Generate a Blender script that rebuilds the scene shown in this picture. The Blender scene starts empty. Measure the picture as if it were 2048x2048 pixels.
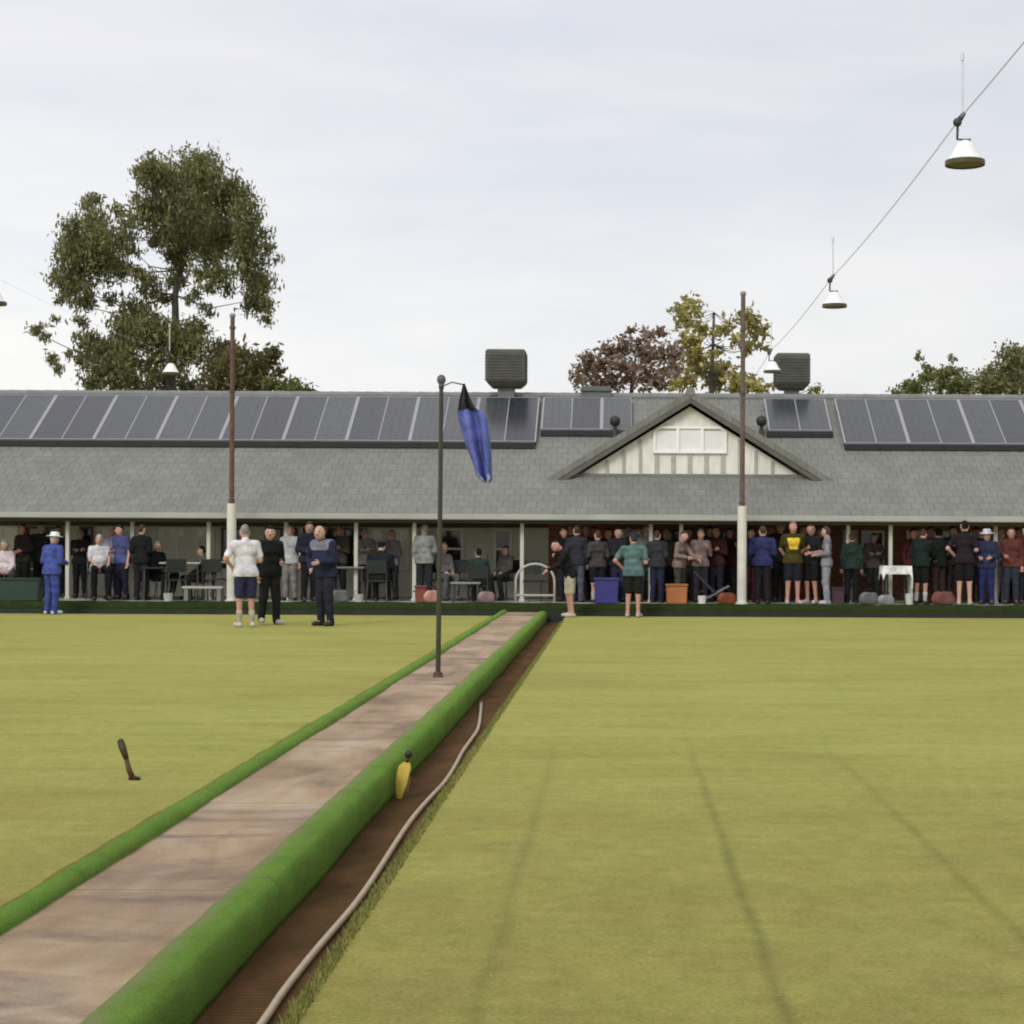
import bpy, bmesh, math, random
import numpy as np
from mathutils import Vector, Matrix

random.seed(7)
RNG = np.random.default_rng(11)
C = bpy.context.scene.collection
R = math.radians

# ------------------------------------------------------------------ camera numbers
F = 3551.0            # focal length in photo pixels (photo is 2048 wide)
PX, PY = 1232.0, 1085.0
EYE = 1.48
ROLL = 0.0049


def unroll(x, y):
    dx, dy = x - PX, y - PY
    return PX + dx + ROLL * dy, PY + dy - ROLL * dx


def at_depth(x, y, Y):
    x, y = unroll(x, y)
    return Vector(((x - PX) * Y / F, Y, EYE - (y - PY) * Y / F))


def on_z(x, y, z):
    xu, yu = unroll(x, y)
    Y = F * (EYE - z) / (yu - PY)
    return Vector(((xu - PX) * Y / F, Y, z))


def xd(xdisp, Y):       # x in the 1932 px view of the photo, to metres at depth Y
    return (xdisp * 2048 / 1932 - PX) * Y / F


# ------------------------------------------------------------------ materials
MATS = {}


def principled(name):
    m = bpy.data.materials.new(name)
    m.use_nodes = True
    nt = m.node_tree
    b = nt.nodes['Principled BSDF']
    return m, nt, b


def N(nt, t, **kw):
    n = nt.nodes.new(t)
    for k, v in kw.items():
        setattr(n, k, v)
    return n


def mat(name, col, rough=0.7, var=0.12, scale=8.0, bump=0.0, bscale=60.0, metallic=0.0, spec=0.35, stretch=None):
    """plain procedural material: a colour with two octaves of patchy variation and a bump"""
    if name in MATS:
        return MATS[name]
    m, nt, b = principled(name)
    tc = N(nt, 'ShaderNodeTexCoord')
    mp = N(nt, 'ShaderNodeMapping')
    if stretch:
        mp.inputs['Scale'].default_value = stretch
    nt.links.new(tc.outputs['Object'], mp.inputs['Vector'])
    n1 = N(nt, 'ShaderNodeTexNoise')
    n1.inputs['Scale'].default_value = scale
    n1.inputs['Detail'].default_value = 6
    nt.links.new(mp.outputs[0], n1.inputs['Vector'])
    r = N(nt, 'ShaderNodeValToRGB')
    r.color_ramp.elements[0].position = 0.3
    r.color_ramp.elements[1].position = 0.72
    r.color_ramp.elements[0].color = (*[c * (1 - var) for c in col], 1)
    r.color_ramp.elements[1].color = (*[min(1, c * (1 + var)) for c in col], 1)
    nt.links.new(n1.outputs['Fac'], r.inputs[0])
    nt.links.new(r.outputs[0], b.inputs['Base Color'])
    b.inputs['Roughness'].default_value = rough
    b.inputs['Metallic'].default_value = metallic
    b.inputs['Specular IOR Level'].default_value = spec
    if bump > 0:
        n2 = N(nt, 'ShaderNodeTexNoise')
        n2.inputs['Scale'].default_value = bscale
        n2.inputs['Detail'].default_value = 4
        nt.links.new(mp.outputs[0], n2.inputs['Vector'])
        bp = N(nt, 'ShaderNodeBump')
        bp.inputs['Strength'].default_value = bump
        bp.inputs['Distance'].default_value = 0.02
        nt.links.new(n2.outputs['Fac'], bp.inputs['Height'])
        nt.links.new(bp.outputs[0], b.inputs['Normal'])
    MATS[name] = m
    return m


def cloth(col):
    key = 'cloth_%d_%d_%d' % tuple(int(c * 1000) for c in col)
    return mat(key, col, 0.85, 0.34, 7.0, 0.7, 26.0, spec=0.15)


def skin(col):
    key = 'skin_%d_%d_%d' % tuple(int(c * 1000) for c in col)
    return mat(key, col, 0.5, 0.1, 14.0, 0.1, 90.0)


def ramp(nt, fac, stops):
    r = N(nt, 'ShaderNodeValToRGB')
    els = r.color_ramp.elements
    while len(els) < len(stops):
        els.new(0.5)
    for e, (p, c) in zip(els, stops):
        e.position = p
        e.color = (*c, 1) if len(c) == 3 else c
    nt.links.new(fac, r.inputs[0])
    return r.outputs[0]


def noise(nt, vec, scale, detail=5, rough=0.55, dist=0.0):
    n = N(nt, 'ShaderNodeTexNoise')
    n.inputs['Scale'].default_value = scale
    n.inputs['Detail'].default_value = detail
    n.inputs['Roughness'].default_value = rough
    n.inputs['Distortion'].default_value = dist
    nt.links.new(vec, n.inputs['Vector'])
    return n.outputs['Fac']


def mapping(nt, src, scale=(1, 1, 1), loc=(0, 0, 0), rot=(0, 0, 0)):
    mp = N(nt, 'ShaderNodeMapping')
    mp.inputs['Scale'].default_value = scale
    mp.inputs['Location'].default_value = loc
    mp.inputs['Rotation'].default_value = rot
    nt.links.new(src, mp.inputs['Vector'])
    return mp.outputs[0]


def mixc(nt, fac, a, b, mode='MIX'):
    m = N(nt, 'ShaderNodeMix', data_type='RGBA', blend_type=mode)
    for sock, v in ((m.inputs[0], fac), (m.inputs[6], a), (m.inputs[7], b)):
        if isinstance(v, (int, float)):
            sock.default_value = v
        elif isinstance(v, tuple):
            sock.default_value = (*v, 1) if len(v) == 3 else v
        else:
            nt.links.new(v, sock)
    return m.outputs[2]


def math_(nt, op, a, b=None, c=None, clamp=False):
    m = N(nt, 'ShaderNodeMath', operation=op, use_clamp=clamp)
    for i, v in enumerate((a, b, c)):
        if v is None:
            continue
        if isinstance(v, (int, float)):
            m.inputs[i].default_value = v
        else:
            nt.links.new(v, m.inputs[i])
    return m.outputs[0]


def bumpn(nt, b, height, strength=0.4, dist=0.02):
    bp = N(nt, 'ShaderNodeBump')
    bp.inputs['Strength'].default_value = strength
    bp.inputs['Distance'].default_value = dist
    nt.links.new(height, bp.inputs['Height'])
    nt.links.new(bp.outputs[0], b.inputs['Normal'])


def grass_material(name, tint, lines=()):
    m, nt, b = principled(name)
    tc = N(nt, 'ShaderNodeTexCoord')
    o = tc.outputs['Object']
    big = noise(nt, mapping(nt, o, (0.25, 0.5, 1)), 0.9, 6, 0.6)
    mid = noise(nt, mapping(nt, o, (0.5, 1.6, 1)), 2.2, 6, 0.65, 0.4)
    fine = noise(nt, o, 55, 4, 0.7)
    med = noise(nt, mapping(nt, o, (1, 1, 1)), 9, 5, 0.7)
    t = tuple(k_ * x for k_, x in zip((1.11, 1.125, 1.12), tint))
    col = ramp(nt, big, [(0.3, (0.262 * t[0], 0.237 * t[1], 0.063 * t[2])), (0.5, (0.285 * t[0], 0.280 * t[1], 0.072 * t[2])), (0.72, (0.315 * t[0], 0.306 * t[1], 0.090 * t[2]))])
    c2 = ramp(nt, mid, [(0.3, (0.84, 0.86, 0.82)), (0.5, (1, 1, 1)), (0.7, (1.1, 1.07, 1.1))])
    col = mixc(nt, 0.8, col, c2, 'MULTIPLY')
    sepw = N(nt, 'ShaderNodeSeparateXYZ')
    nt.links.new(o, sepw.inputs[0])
    # shade seen down between the blades, painted as browner turf at the near end
    blade_shade = math_(nt, 'SUBTRACT', 1.0, math_(nt, 'DIVIDE', math_(nt, 'SUBTRACT', sepw.outputs[1], 5.0), 7.5), clamp=True)
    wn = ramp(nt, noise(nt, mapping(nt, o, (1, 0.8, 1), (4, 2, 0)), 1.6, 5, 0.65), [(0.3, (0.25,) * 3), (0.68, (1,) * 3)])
    col = mixc(nt, math_(nt, 'MULTIPLY', blade_shade, wn), col, (0.232, 0.195, 0.058))
    c3 = ramp(nt, med, [(0.34, (0.80, 0.84, 0.75)), (0.66, (1.16, 1.12, 1.18))])
    col = mixc(nt, 0.7, col, c3, 'MULTIPLY')
    c4 = ramp(nt, fine, [(0.3, (0.66, 0.70, 0.58)), (0.7, (1.32, 1.27, 1.32))])
    col = mixc(nt, 0.75, col, c4, 'MULTIPLY')
    sep = N(nt, 'ShaderNodeSeparateXYZ')
    nt.links.new(o, sep.inputs[0])
    wob = noise(nt, mapping(nt, o, (0.1, 0.35, 1)), 2.0, 3)
    for (lx, wid, s) in lines:
        # a rolled, darker line in the turf that peters out along its length
        d = math_(nt, 'ABSOLUTE', math_(nt, 'SUBTRACT', sep.outputs[0], math_(nt, 'ADD', math_(nt, 'MULTIPLY', wob, 0.06), lx - 0.03)))
        core = math_(nt, 'SUBTRACT', 1.0, math_(nt, 'DIVIDE', d, wid), clamp=True)
        fade = math_(nt, 'SUBTRACT', 1.0, math_(nt, 'DIVIDE', math_(nt, 'SUBTRACT', sep.outputs[1], 9.0), 5.5), clamp=True)
        br = ramp(nt, noise(nt, mapping(nt, o, (1, 1.4, 1)), 2.4, 4, 0.7), [(0.3, (0.35,) * 3), (0.6, (1,) * 3)])
        k = math_(nt, 'MULTIPLY', math_(nt, 'MULTIPLY', core, fade), math_(nt, 'MULTIPLY', br, s))
        col = mixc(nt, k, col, (0.105, 0.115, 0.03))
    # straw coloured and dark specks of dead leaf in the sward
    vo = N(nt, 'ShaderNodeTexVoronoi')
    vo.inputs['Scale'].default_value = 22
    nt.links.new(o, vo.inputs['Vector'])
    spk = math_(nt, 'LESS_THAN', vo.outputs['Distance'], 0.16)
    sc_ = N(nt, 'ShaderNodeSeparateColor')
    nt.links.new(vo.outputs['Color'], sc_.inputs[0])
    col = mixc(nt, math_(nt, 'MULTIPLY', spk, math_(nt, 'MULTIPLY', math_(nt, 'GREATER_THAN', sc_.outputs[0], 0.72), 0.55)), col, (0.42, 0.36, 0.17))
    col = mixc(nt, math_(nt, 'MULTIPLY', spk, math_(nt, 'MULTIPLY', math_(nt, 'LESS_THAN', sc_.outputs[0], 0.13), 0.5)), col, (0.12, 0.10, 0.035))
    # faint mowing passes across the green
    mow = N(nt, 'ShaderNodeTexWave', wave_type='BANDS', bands_direction='Y')
    mow.inputs['Scale'].default_value = 0.33
    mow.inputs['Distortion'].default_value = 1.2
    nt.links.new(o, mow.inputs['Vector'])
    col = mixc(nt, 0.35, col, ramp(nt, mow.outputs['Fac'], [(0.2, (0.93, 0.95, 0.92)), (0.8, (1.05, 1.04, 1.05))]), 'MULTIPLY')
    nt.links.new(col, b.inputs['Base Color'])
    b.inputs['Roughness'].default_value = 0.9
    b.inputs['Specular IOR Level'].default_value = 0.12
    bumpn(nt, b, noise(nt, o, 130, 3, 0.8), 0.55, 0.012)
    return m


def turf_material(name, col, scale=120, worn=None):
    m, nt, b = principled(name)
    o = N(nt, 'ShaderNodeTexCoord').outputs['Object']
    f = noise(nt, o, scale, 4, 0.75)
    g = noise(nt, o, 3.0, 5, 0.6)
    c = ramp(nt, f, [(0.28, tuple(x * 0.55 for x in col)), (0.72, tuple(x * 1.4 for x in col))])
    c = mixc(nt, 0.7, c, ramp(nt, g, [(0.3, (0.72, 0.8, 0.7)), (0.7, (1.18, 1.1, 1.2))]), 'MULTIPLY')
    # joins between lengths of the carpet, and soil trodden into it
    sp_ = N(nt, 'ShaderNodeSeparateXYZ')
    nt.links.new(o, sp_.inputs[0])
    jn = math_(nt, 'LESS_THAN', math_(nt, 'FRACT', math_(nt, 'DIVIDE', math_(nt, 'ADD', sp_.outputs[1], math_(nt, 'MULTIPLY', noise(nt, o, 8, 2), 0.05)), 3.7)), 0.0035)
    c = mixc(nt, math_(nt, 'MULTIPLY', jn, 0.6), c, tuple(x * 0.3 for x in col))
    dirt = ramp(nt, noise(nt, mapping(nt, o, (2.0, 0.9, 2.0), (2, 5, 1)), 3.2, 6, 0.7, 0.5), [(0.5, (0, 0, 0)), (0.75, (0.6,) * 3)])
    c = mixc(nt, dirt, c, (col[0] * 0.95, col[1] * 0.52, col[2] * 0.95))
    if worn:
        # trodden, greyer pile along the edge next to the path
        wx = math_(nt, 'DIVIDE', math_(nt, 'SUBTRACT', worn[0], math_(nt, 'ADD', sp_.outputs[0], math_(nt, 'MULTIPLY', math_(nt, 'SUBTRACT', noise(nt, mapping(nt, o, (1, 1.5, 1)), 3.0, 5, 0.7), 0.5), 0.16))), worn[0] - worn[1], clamp=True)
        c = mixc(nt, math_(nt, 'MULTIPLY', wx, 0.75), c, (0.27, 0.29, 0.135))
    nt.links.new(c, b.inputs['Base Color'])
    b.inputs['Roughness'].default_value = 0.95
    b.inputs['Specular IOR Level'].default_value = 0.05
    bumpn(nt, b, f, 0.9, 0.02)
    return m


def path_material():
    m, nt, b = principled('worn_concrete')
    o = N(nt, 'ShaderNodeTexCoord').outputs['Object']
    big = noise(nt, mapping(nt, o, (1.6, 0.45, 1)), 1.5, 6, 0.62, 0.6)
    col = ramp(nt, big, [(0.3, (0.20, 0.130, 0.075)), (0.48, (0.335, 0.235, 0.136)), (0.7, (0.40, 0.318, 0.222))])
    st = noise(nt, mapping(nt, o, (0.7, 1.3, 1), (3, 1, 0)), 1.1, 5, 0.6, 0.8)
    col = mixc(nt, ramp(nt, st, [(0.50, (0, 0, 0)), (0.66, (0.85,) * 3)]), col, (0.135, 0.09, 0.068))
    pink = noise(nt, mapping(nt, o, (1, 0.6, 1), (9, 4, 0)), 1.9, 3, 0.5)
    col = mixc(nt, ramp(nt, pink, [(0.5, (0, 0, 0)), (0.75, (0.5,) * 3)]), col, (0.32, 0.208, 0.145))
    fine = noise(nt, o, 110, 6, 0.8)
    col = mixc(nt, 0.9, col, ramp(nt, fine, [(0.32, (0.72,) * 3), (0.68, (1.24,) * 3)]), 'MULTIPLY')
    wet = ramp(nt, noise(nt, mapping(nt, o, (1.0, 0.55, 1), (7, 3, 2)), 1.4, 4, 0.55, 0.3), [(0.46, (1.08, 1.07, 1.06)), (0.68, (0.74, 0.70, 0.66))])
    col = mixc(nt, 0.9, col, wet, 'MULTIPLY')
    # saw-cut joints every 2.4 m
    sep = N(nt, 'ShaderNodeSeparateXYZ')
    nt.links.new(o, sep.inputs[0])
    fr = math_(nt, 'FRACT', math_(nt, 'DIVIDE', sep.outputs[1], 2.4))
    j = math_(nt, 'LESS_THAN', fr, 0.006)
    col = mixc(nt, math_(nt, 'MULTIPLY', j, 0.7), col, (0.09, 0.07, 0.06))
    nt.links.new(col, b.inputs['Base Color'])
    b.inputs['Roughness'].default_value = 0.8
    bumpn(nt, b, fine, 0.25, 0.01)
    return m


def ditch_material():
    m, nt, b = principled('ditch_rubber_mat')
    o = N(nt, 'ShaderNodeTexCoord').outputs['Object']
    big = noise(nt, mapping(nt, o, (1.5, 0.7, 1)), 2.5, 6, 0.65)
    col = ramp(nt, big, [(0.3, (0.060, 0.036, 0.013)), (0.55, (0.110, 0.060, 0.025)), (0.75, (0.175, 0.085, 0.042))])
    w = N(nt, 'ShaderNodeTexWave', wave_type='BANDS', bands_direction='Y')
    w.inputs['Scale'].default_value = 8.0
    w.inputs['Distortion'].default_value = 0.3
    nt.links.new(o, w.inputs['Vector'])
    col = mixc(nt, 0.55, col, ramp(nt, w.outputs['Fac'], [(0.2, (0.74,) * 3), (0.7, (1.12,) * 3)]), 'MULTIPLY')
    fine = noise(nt, o, 60, 5, 0.7)
    col = mixc(nt, 0.7, col, ramp(nt, fine, [(0.3, (0.7,) * 3), (0.7, (1.3,) * 3)]), 'MULTIPLY')
    nt.links.new(col, b.inputs['Base Color'])
    b.inputs['Roughness'].default_value = 0.95
    b.inputs['Specular IOR Level'].default_value = 0.08
    h = math_(nt, 'ADD', w.outputs['Fac'], math_(nt, 'MULTIPLY', fine, 0.6))
    bumpn(nt, b, h, 0.6, 0.015)
    return m


def roof_material():
    m, nt, b = principled('grey_roof_tiles')
    tc = N(nt, 'ShaderNodeTexCoord')
    o = tc.outputs['UV']
    br = N(nt, 'ShaderNodeTexBrick')
    br.inputs['Scale'].default_value = 1.0
    br.inputs['Brick Width'].default_value = 0.24
    br.inputs['Row Height'].default_value = 0.27
    br.inputs['Mortar Size'].default_value = 0.012
    br.inputs['Mortar Smooth'].default_value = 0.6
    br.inputs['Color1'].default_value = (0.168, 0.171, 0.152, 1)
    br.inputs['Color2'].default_value = (0.192, 0.195, 0.177, 1)
    br.inputs['Mortar'].default_value = (0.125, 0.128, 0.115, 1)
    nt.links.new(o, br.inputs['Vector'])
    n = noise(nt, o, 1.3, 6, 0.65)
    col = mixc(nt, 0.75, br.outputs['Color'], ramp(nt, n, [(0.3, (0.8, 0.82, 0.8)), (0.7, (1.15, 1.13, 1.12))]), 'MULTIPLY')
    n3 = noise(nt, o, 9, 4, 0.7)
    col = mixc(nt, 0.5, col, ramp(nt, n3, [(0.3, (0.74, 0.76, 0.72)), (0.7, (1.2, 1.2, 1.17))]), 'MULTIPLY')
    nt.links.new(col, b.inputs['Base Color'])
    b.inputs['Roughness'].default_value = 0.75
    w = N(nt, 'ShaderNodeTexWave', wave_type='BANDS', bands_direction='Y', wave_profile='SAW')
    w.inputs['Scale'].default_value = 0.994
    nt.links.new(o, w.inputs['Vector'])
    bumpn(nt, b, math_(nt, 'ADD', br.outputs['Fac'], n3), 0.35, 0.03)
    return m


def brick_material():
    m, nt, b = principled('red_brick')
    o = N(nt, 'ShaderNodeTexCoord').outputs['UV']
    br = N(nt, 'ShaderNodeTexBrick')
    br.inputs['Scale'].default_value = 1.0
    br.inputs['Brick Width'].default_value = 0.24
    br.inputs['Row Height'].default_value = 0.086
    br.inputs['Mortar Size'].default_value = 0.009
    br.inputs['Color1'].default_value = (0.30, 0.105, 0.055, 1)
    br.inputs['Color2'].default_value = (0.22, 0.08, 0.046, 1)
    br.inputs['Mortar'].default_value = (0.26, 0.17, 0.13, 1)
    nt.links.new(o, br.inputs['Vector'])
    nt.links.new(br.outputs['Color'], b.inputs['Base Color'])
    b.inputs['Roughness'].default_value = 0.85
    bumpn(nt, b, br.outputs['Fac'], -0.3, 0.01)
    return m


def board_material():
    """cream gable sheeting with darker cover battens and a weathered surface"""
    return mat('cream_sheeting', (0.74, 0.72, 0.67), 0.75, 0.1, 5.0, 0.15, 40, stretch=(3, 1, 0.6))


def leaf_material(name, a, bcol, c=None):
    m = bpy.data.materials.new(name)
    m.use_nodes = True
    nt = m.node_tree
    pb = nt.nodes['Principled BSDF']
    out = nt.nodes['Material Output']
    g = N(nt, 'ShaderNodeNewGeometry')
    o = N(nt, 'ShaderNodeTexCoord').outputs['Object']
    col = ramp(nt, g.outputs['Random Per Island'], [(0.0, a), (0.6, bcol), (1.0, c or tuple(x * 1.35 for x in bcol))])
    n = noise(nt, o, 0.9, 4, 0.6)
    col = mixc(nt, 0.8, col, ramp(nt, n, [(0.32, (0.62, 0.62, 0.55)), (0.68, (1.25, 1.2, 1.1))]), 'MULTIPLY')
    nt.links.new(col, pb.inputs['Base Color'])
    pb.inputs['Roughness'].default_value = 0.6
    pb.inputs['Specular IOR Level'].default_value = 0.25
    tr = N(nt, 'ShaderNodeBsdfTranslucent')
    nt.links.new(col, tr.inputs['Color'])
    mx = N(nt, 'ShaderNodeMixShader')
    mx.inputs[0].default_value = 0.34
    nt.links.new(pb.outputs[0], mx.inputs[1])
    nt.links.new(tr.outputs[0], mx.inputs[2])
    nt.links.new(mx.outputs[0], out.inputs['Surface'])
    return m


def solar_material():
    m, nt, b = principled('solar_cells')
    o = N(nt, 'ShaderNodeTexCoord').outputs['UV']
    br = N(nt, 'ShaderNodeTexBrick')
    br.offset = 0.0
    br.inputs['Scale'].default_value = 1.0
    br.inputs['Brick Width'].default_value = 0.156
    br.inputs['Row Height'].default_value = 0.156
    br.inputs['Mortar Size'].default_value = 0.003
    br.inputs['Color1'].default_value = (0.034, 0.036, 0.043, 1)
    br.inputs['Color2'].default_value = (0.042, 0.044, 0.053, 1)
    br.inputs['Mortar'].default_value = (0.075, 0.076, 0.082, 1)
    nt.links.new(o, br.inputs['Vector'])
    oi = N(nt, 'ShaderNodeObjectInfo')
    col = mixc(nt, 1.0, br.outputs['Color'], ramp(nt, oi.outputs['Random'], [(0, (0.75, 0.75, 0.8)), (1, (1.5, 1.5, 1.35))]), 'MULTIPLY')
    nt.links.new(col, b.inputs['Base Color'])
    b.inputs['Roughness'].default_value = 0.22
    b.inputs['Specular IOR Level'].default_value = 0.5
    return m


# ------------------------------------------------------------------ mesh helpers
class MB:
    def __init__(self):
        self.v, self.f, self.m, self.uv = [], [], [], None

    def add(self, verts, faces, mi=0):
        o = len(self.v)
        self.v += [tuple(p) for p in verts]
        self.f += [tuple(i + o for i in f) for f in faces]
        self.m += [mi] * len(faces)
        return self

    def box(self, lo, hi, mi=0, mtx=None):
        x0, y0, z0 = lo
        x1, y1, z1 = hi
        vs = [Vector(p) for p in ((x0, y0, z0), (x1, y0, z0), (x1, y1, z0), (x0, y1, z0), (x0, y0, z1), (x1, y0, z1), (x1, y1, z1), (x0, y1, z1))]
        if mtx is not None:
            vs = [mtx @ p for p in vs]
        return self.add(vs, [(0, 3, 2, 1), (4, 5, 6, 7), (0, 1, 5, 4), (1, 2, 6, 5), (2, 3, 7, 6), (3, 0, 4, 7)], mi)

    def hexa(self, pts, mi=0):
        return self.add(pts, [(0, 3, 2, 1), (4, 5, 6, 7), (0, 1, 5, 4), (1, 2, 6, 5), (2, 3, 7, 6), (3, 0, 4, 7)], mi)

    def tube(self, path, radii, seg=8, mi=0, caps=True):
        path = [Vector(p) for p in path]
        if isinstance(radii, (int, float)):
            radii = [radii] * len(path)
        rings, faces, verts = [], [], []
        prev = None
        for i, p in enumerate(path):
            d = (path[min(i + 1, len(path) - 1)] - path[max(i - 1, 0)]).normalized()
            if prev is None:
                ref = Vector((0, 0, 1)) if abs(d.z) < 0.9 else Vector((1, 0, 0))
                u = d.cross(ref).normalized()
            else:
                u = (prev - d * prev.dot(d)).normalized()
            prev = u
            w = d.cross(u)
            for k in range(seg):
                a = 2 * math.pi * k / seg
                verts.append(p + (u * math.cos(a) + w * math.sin(a)) * radii[i])
        for i in range(len(path) - 1):
            for k in range(seg):
                k2 = (k + 1) % seg
                faces.append((i * seg + k, i * seg + k2, (i + 1) * seg + k2, (i + 1) * seg + k))
        if caps:
            faces.append(tuple(reversed(range(seg))))
            faces.append(tuple(range((len(path) - 1) * seg, len(path) * seg)))
        return self.add(verts, faces, mi)

    def lathe(self, prof, center=(0, 0, 0), seg=16, mi=0, mtx=None):
        verts, faces = [], []
        for r, z in prof:
            for k in range(seg):
                a = 2 * math.pi * k / seg
                p = Vector((center[0] + r * math.cos(a), center[1] + r * math.sin(a), center[2] + z))
                verts.append(mtx @ p if mtx is not None else p)
        for i in range(len(prof) - 1):
            for k in range(seg):
                k2 = (k + 1) % seg
                faces.append((i * seg + k, i * seg + k2, (i + 1) * seg + k2, (i + 1) * seg + k))
        return self.add(verts, faces, mi)

    def ball(self, c, r, seg=10, mi=0, sc=(1, 1, 1)):
        n = max(4, seg // 2)
        prof = [(r * math.sin(math.pi * i / n) + 1e-5, -r * math.cos(math.pi * i / n)) for i in range(n + 1)]
        verts, faces = [], []
        for rr, z in prof:
            for k in range(seg):
                a = 2 * math.pi * k / seg
                verts.append((c[0] + rr * math.cos(a) * sc[0], c[1] + rr * math.sin(a) * sc[1], c[2] + z * sc[2]))
        for i in range(n):
            for k in range(seg):
                k2 = (k + 1) % seg
                faces.append((i * seg + k, i * seg + k2, (i + 1) * seg + k2, (i + 1) * seg + k))
        return self.add(verts, faces, mi)

    def build(self, name, mats, parent=None, smooth=False, bevel=0.0, loc=None, uv=None):
        me = bpy.data.meshes.new(name)
        me.from_pydata(self.v, [], self.f)
        if not isinstance(mats, (list, tuple)):
            mats = [mats]
        for m in mats:
            me.materials.append(m)
        if len(mats) > 1:
            me.polygons.foreach_set('material_index', self.m)
        if uv is not None:
            lay = me.uv_layers.new(name='UVMap')
            for lp in me.loops:
                lay.data[lp.index].uv = uv(me.vertices[lp.vertex_index].co)
        bm = bmesh.new()
        bm.from_mesh(me)
        bmesh.ops.recalc_face_normals(bm, faces=bm.faces[:])
        if bevel > 0:
            bmesh.ops.bevel(bm, geom=[e for e in bm.edges if e.is_manifold and e.calc_face_angle(0) > 0.6], offset=bevel, segments=2, affect='EDGES', clamp_overlap=True)
        bm.to_mesh(me)
        bm.free()
        if smooth:
            me.polygons.foreach_set('use_smooth', [True] * len(me.polygons))
        o = bpy.data.objects.new(name, me)
        C.objects.link(o)
        if parent is not None:
            o.parent = parent
        if loc is not None:
            o.location = loc
        return o


def tag(o, label=None, cat=None, group=None, kind=None):
    if label:
        o['label'] = label
    if cat:
        o['category'] = cat
    if group:
        o['group'] = group
    if kind:
        o['kind'] = kind
    return o


def thing(name, loc, label, cat, group=None, rz=0.0):
    o = bpy.data.objects.new(name, None)
    o.empty_display_size = 0.1
    C.objects.link(o)
    o.location = loc
    o.rotation_euler = (0, 0, rz)
    return tag(o, label, cat, group)


def copy_thing(root, loc, label=None, group=None, rz=None):
    r = root.copy()
    C.objects.link(r)
    r.location = loc
    if rz is not None:
        r.rotation_euler = (0, 0, rz)
    if label:
        r['label'] = label
    if group:
        r['group'] = group
    for ch in list(root.children):
        c = ch.copy()
        C.objects.link(c)
        c.parent = r
        for g in ch.children:
            d = g.copy()
            C.objects.link(d)
            d.parent = c
    return r


def struct(o):
    o['kind'] = 'structure'
    return o


# ------------------------------------------------------------------ ground, greens, path, ditches
FAR = 35.55           # where the greens stop at the far ditch
BANKY = 36.05         # far bank face
FLOOR = 0.22          # verandah level
BX0, BX1 = -24.0, 20.0

g = MB()
g.add([(-900, -60, -0.2), (900, -60, -0.2), (900, 1500, -0.2), (-900, 1500, -0.2)], [(0, 1, 2, 3)])
struct(g.build('ground', mat('dry_ground', (0.12, 0.105, 0.06), 0.95, 0.3, 0.3, 0.4, 5)))


def green(name, x0, x1, m, edge_side):
    """a flat lawn slab, its ditch-side edge slightly ragged and rounded"""
    n = 160
    mb = MB()
    ys = [-12 + (FAR + 12) * i / n for i in range(n + 1)]
    prof = [(0.0, -0.15), (0.0, -0.012), (0.012, 0.0)]
    ex = x0 if edge_side < 0 else x1
    ox = x1 if edge_side < 0 else x0
    s = 1 if edge_side < 0 else -1
    verts, faces = [], []
    for y in ys:
        w = random.uniform(-0.012, 0.012)
        for dx, z in prof:
            verts.append((ex + s * (dx + w), y, z))
        verts.append((ox, y, 0.0))
        verts.append((ox, y, -0.15))
    k = 5
    for i in range(n):
        for j in range(k - 1):
            faces.append((i * k + j, i * k + j + 1, (i + 1) * k + j + 1, (i + 1) * k + j))
    faces.append(tuple(range(k)))
    faces.append(tuple(n * k + j for j in reversed(range(k))))
    mb.add(verts, faces)
    return struct(mb.build(name, m))


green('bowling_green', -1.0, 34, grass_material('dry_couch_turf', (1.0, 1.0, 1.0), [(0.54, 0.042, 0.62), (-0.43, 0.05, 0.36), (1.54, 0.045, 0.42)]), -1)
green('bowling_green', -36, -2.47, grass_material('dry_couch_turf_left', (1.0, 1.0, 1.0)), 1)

# ragged short blades along the edge of the turf
def blades(name, n, fx, m):
    vs, fs = [], []
    for i in range(n):
        y = 5.0 + (RNG.random() ** 1.8) * 28
        x = fx + (RNG.random() - 0.35) * 0.05
        h = 0.012 + RNG.random() * 0.02
        a = RNG.random() * math.pi
        dx, dy = math.cos(a) * 0.004, math.sin(a) * 0.004
        lx, ly = (RNG.random() - 0.6) * 0.03, (RNG.random() - 0.5) * 0.03
        o = len(vs)
        vs += [(x - dx, y - dy, -0.004), (x + dx, y + dy, -0.004), (x + lx, y + ly, h)]
        fs.append((o, o + 1, o + 2))
    mb = MB().add(vs, fs)
    o = mb.build(name, m)
    return tag(o, 'short ragged grass along the edge of the right green beside the ditch', 'grass', kind='stuff')


blades('grass', 9000, -1.0, mat('grass_blades', (0.20, 0.20, 0.05), 0.8, 0.3, 20))

# path between the greens
p = MB()
ny = 60
PY0, PY1 = -12.0, 35.95
p.box((-2.24, PY0, -0.15), (-1.50, PY1, 0.06))
struct(p.build('path', path_material()))


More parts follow.
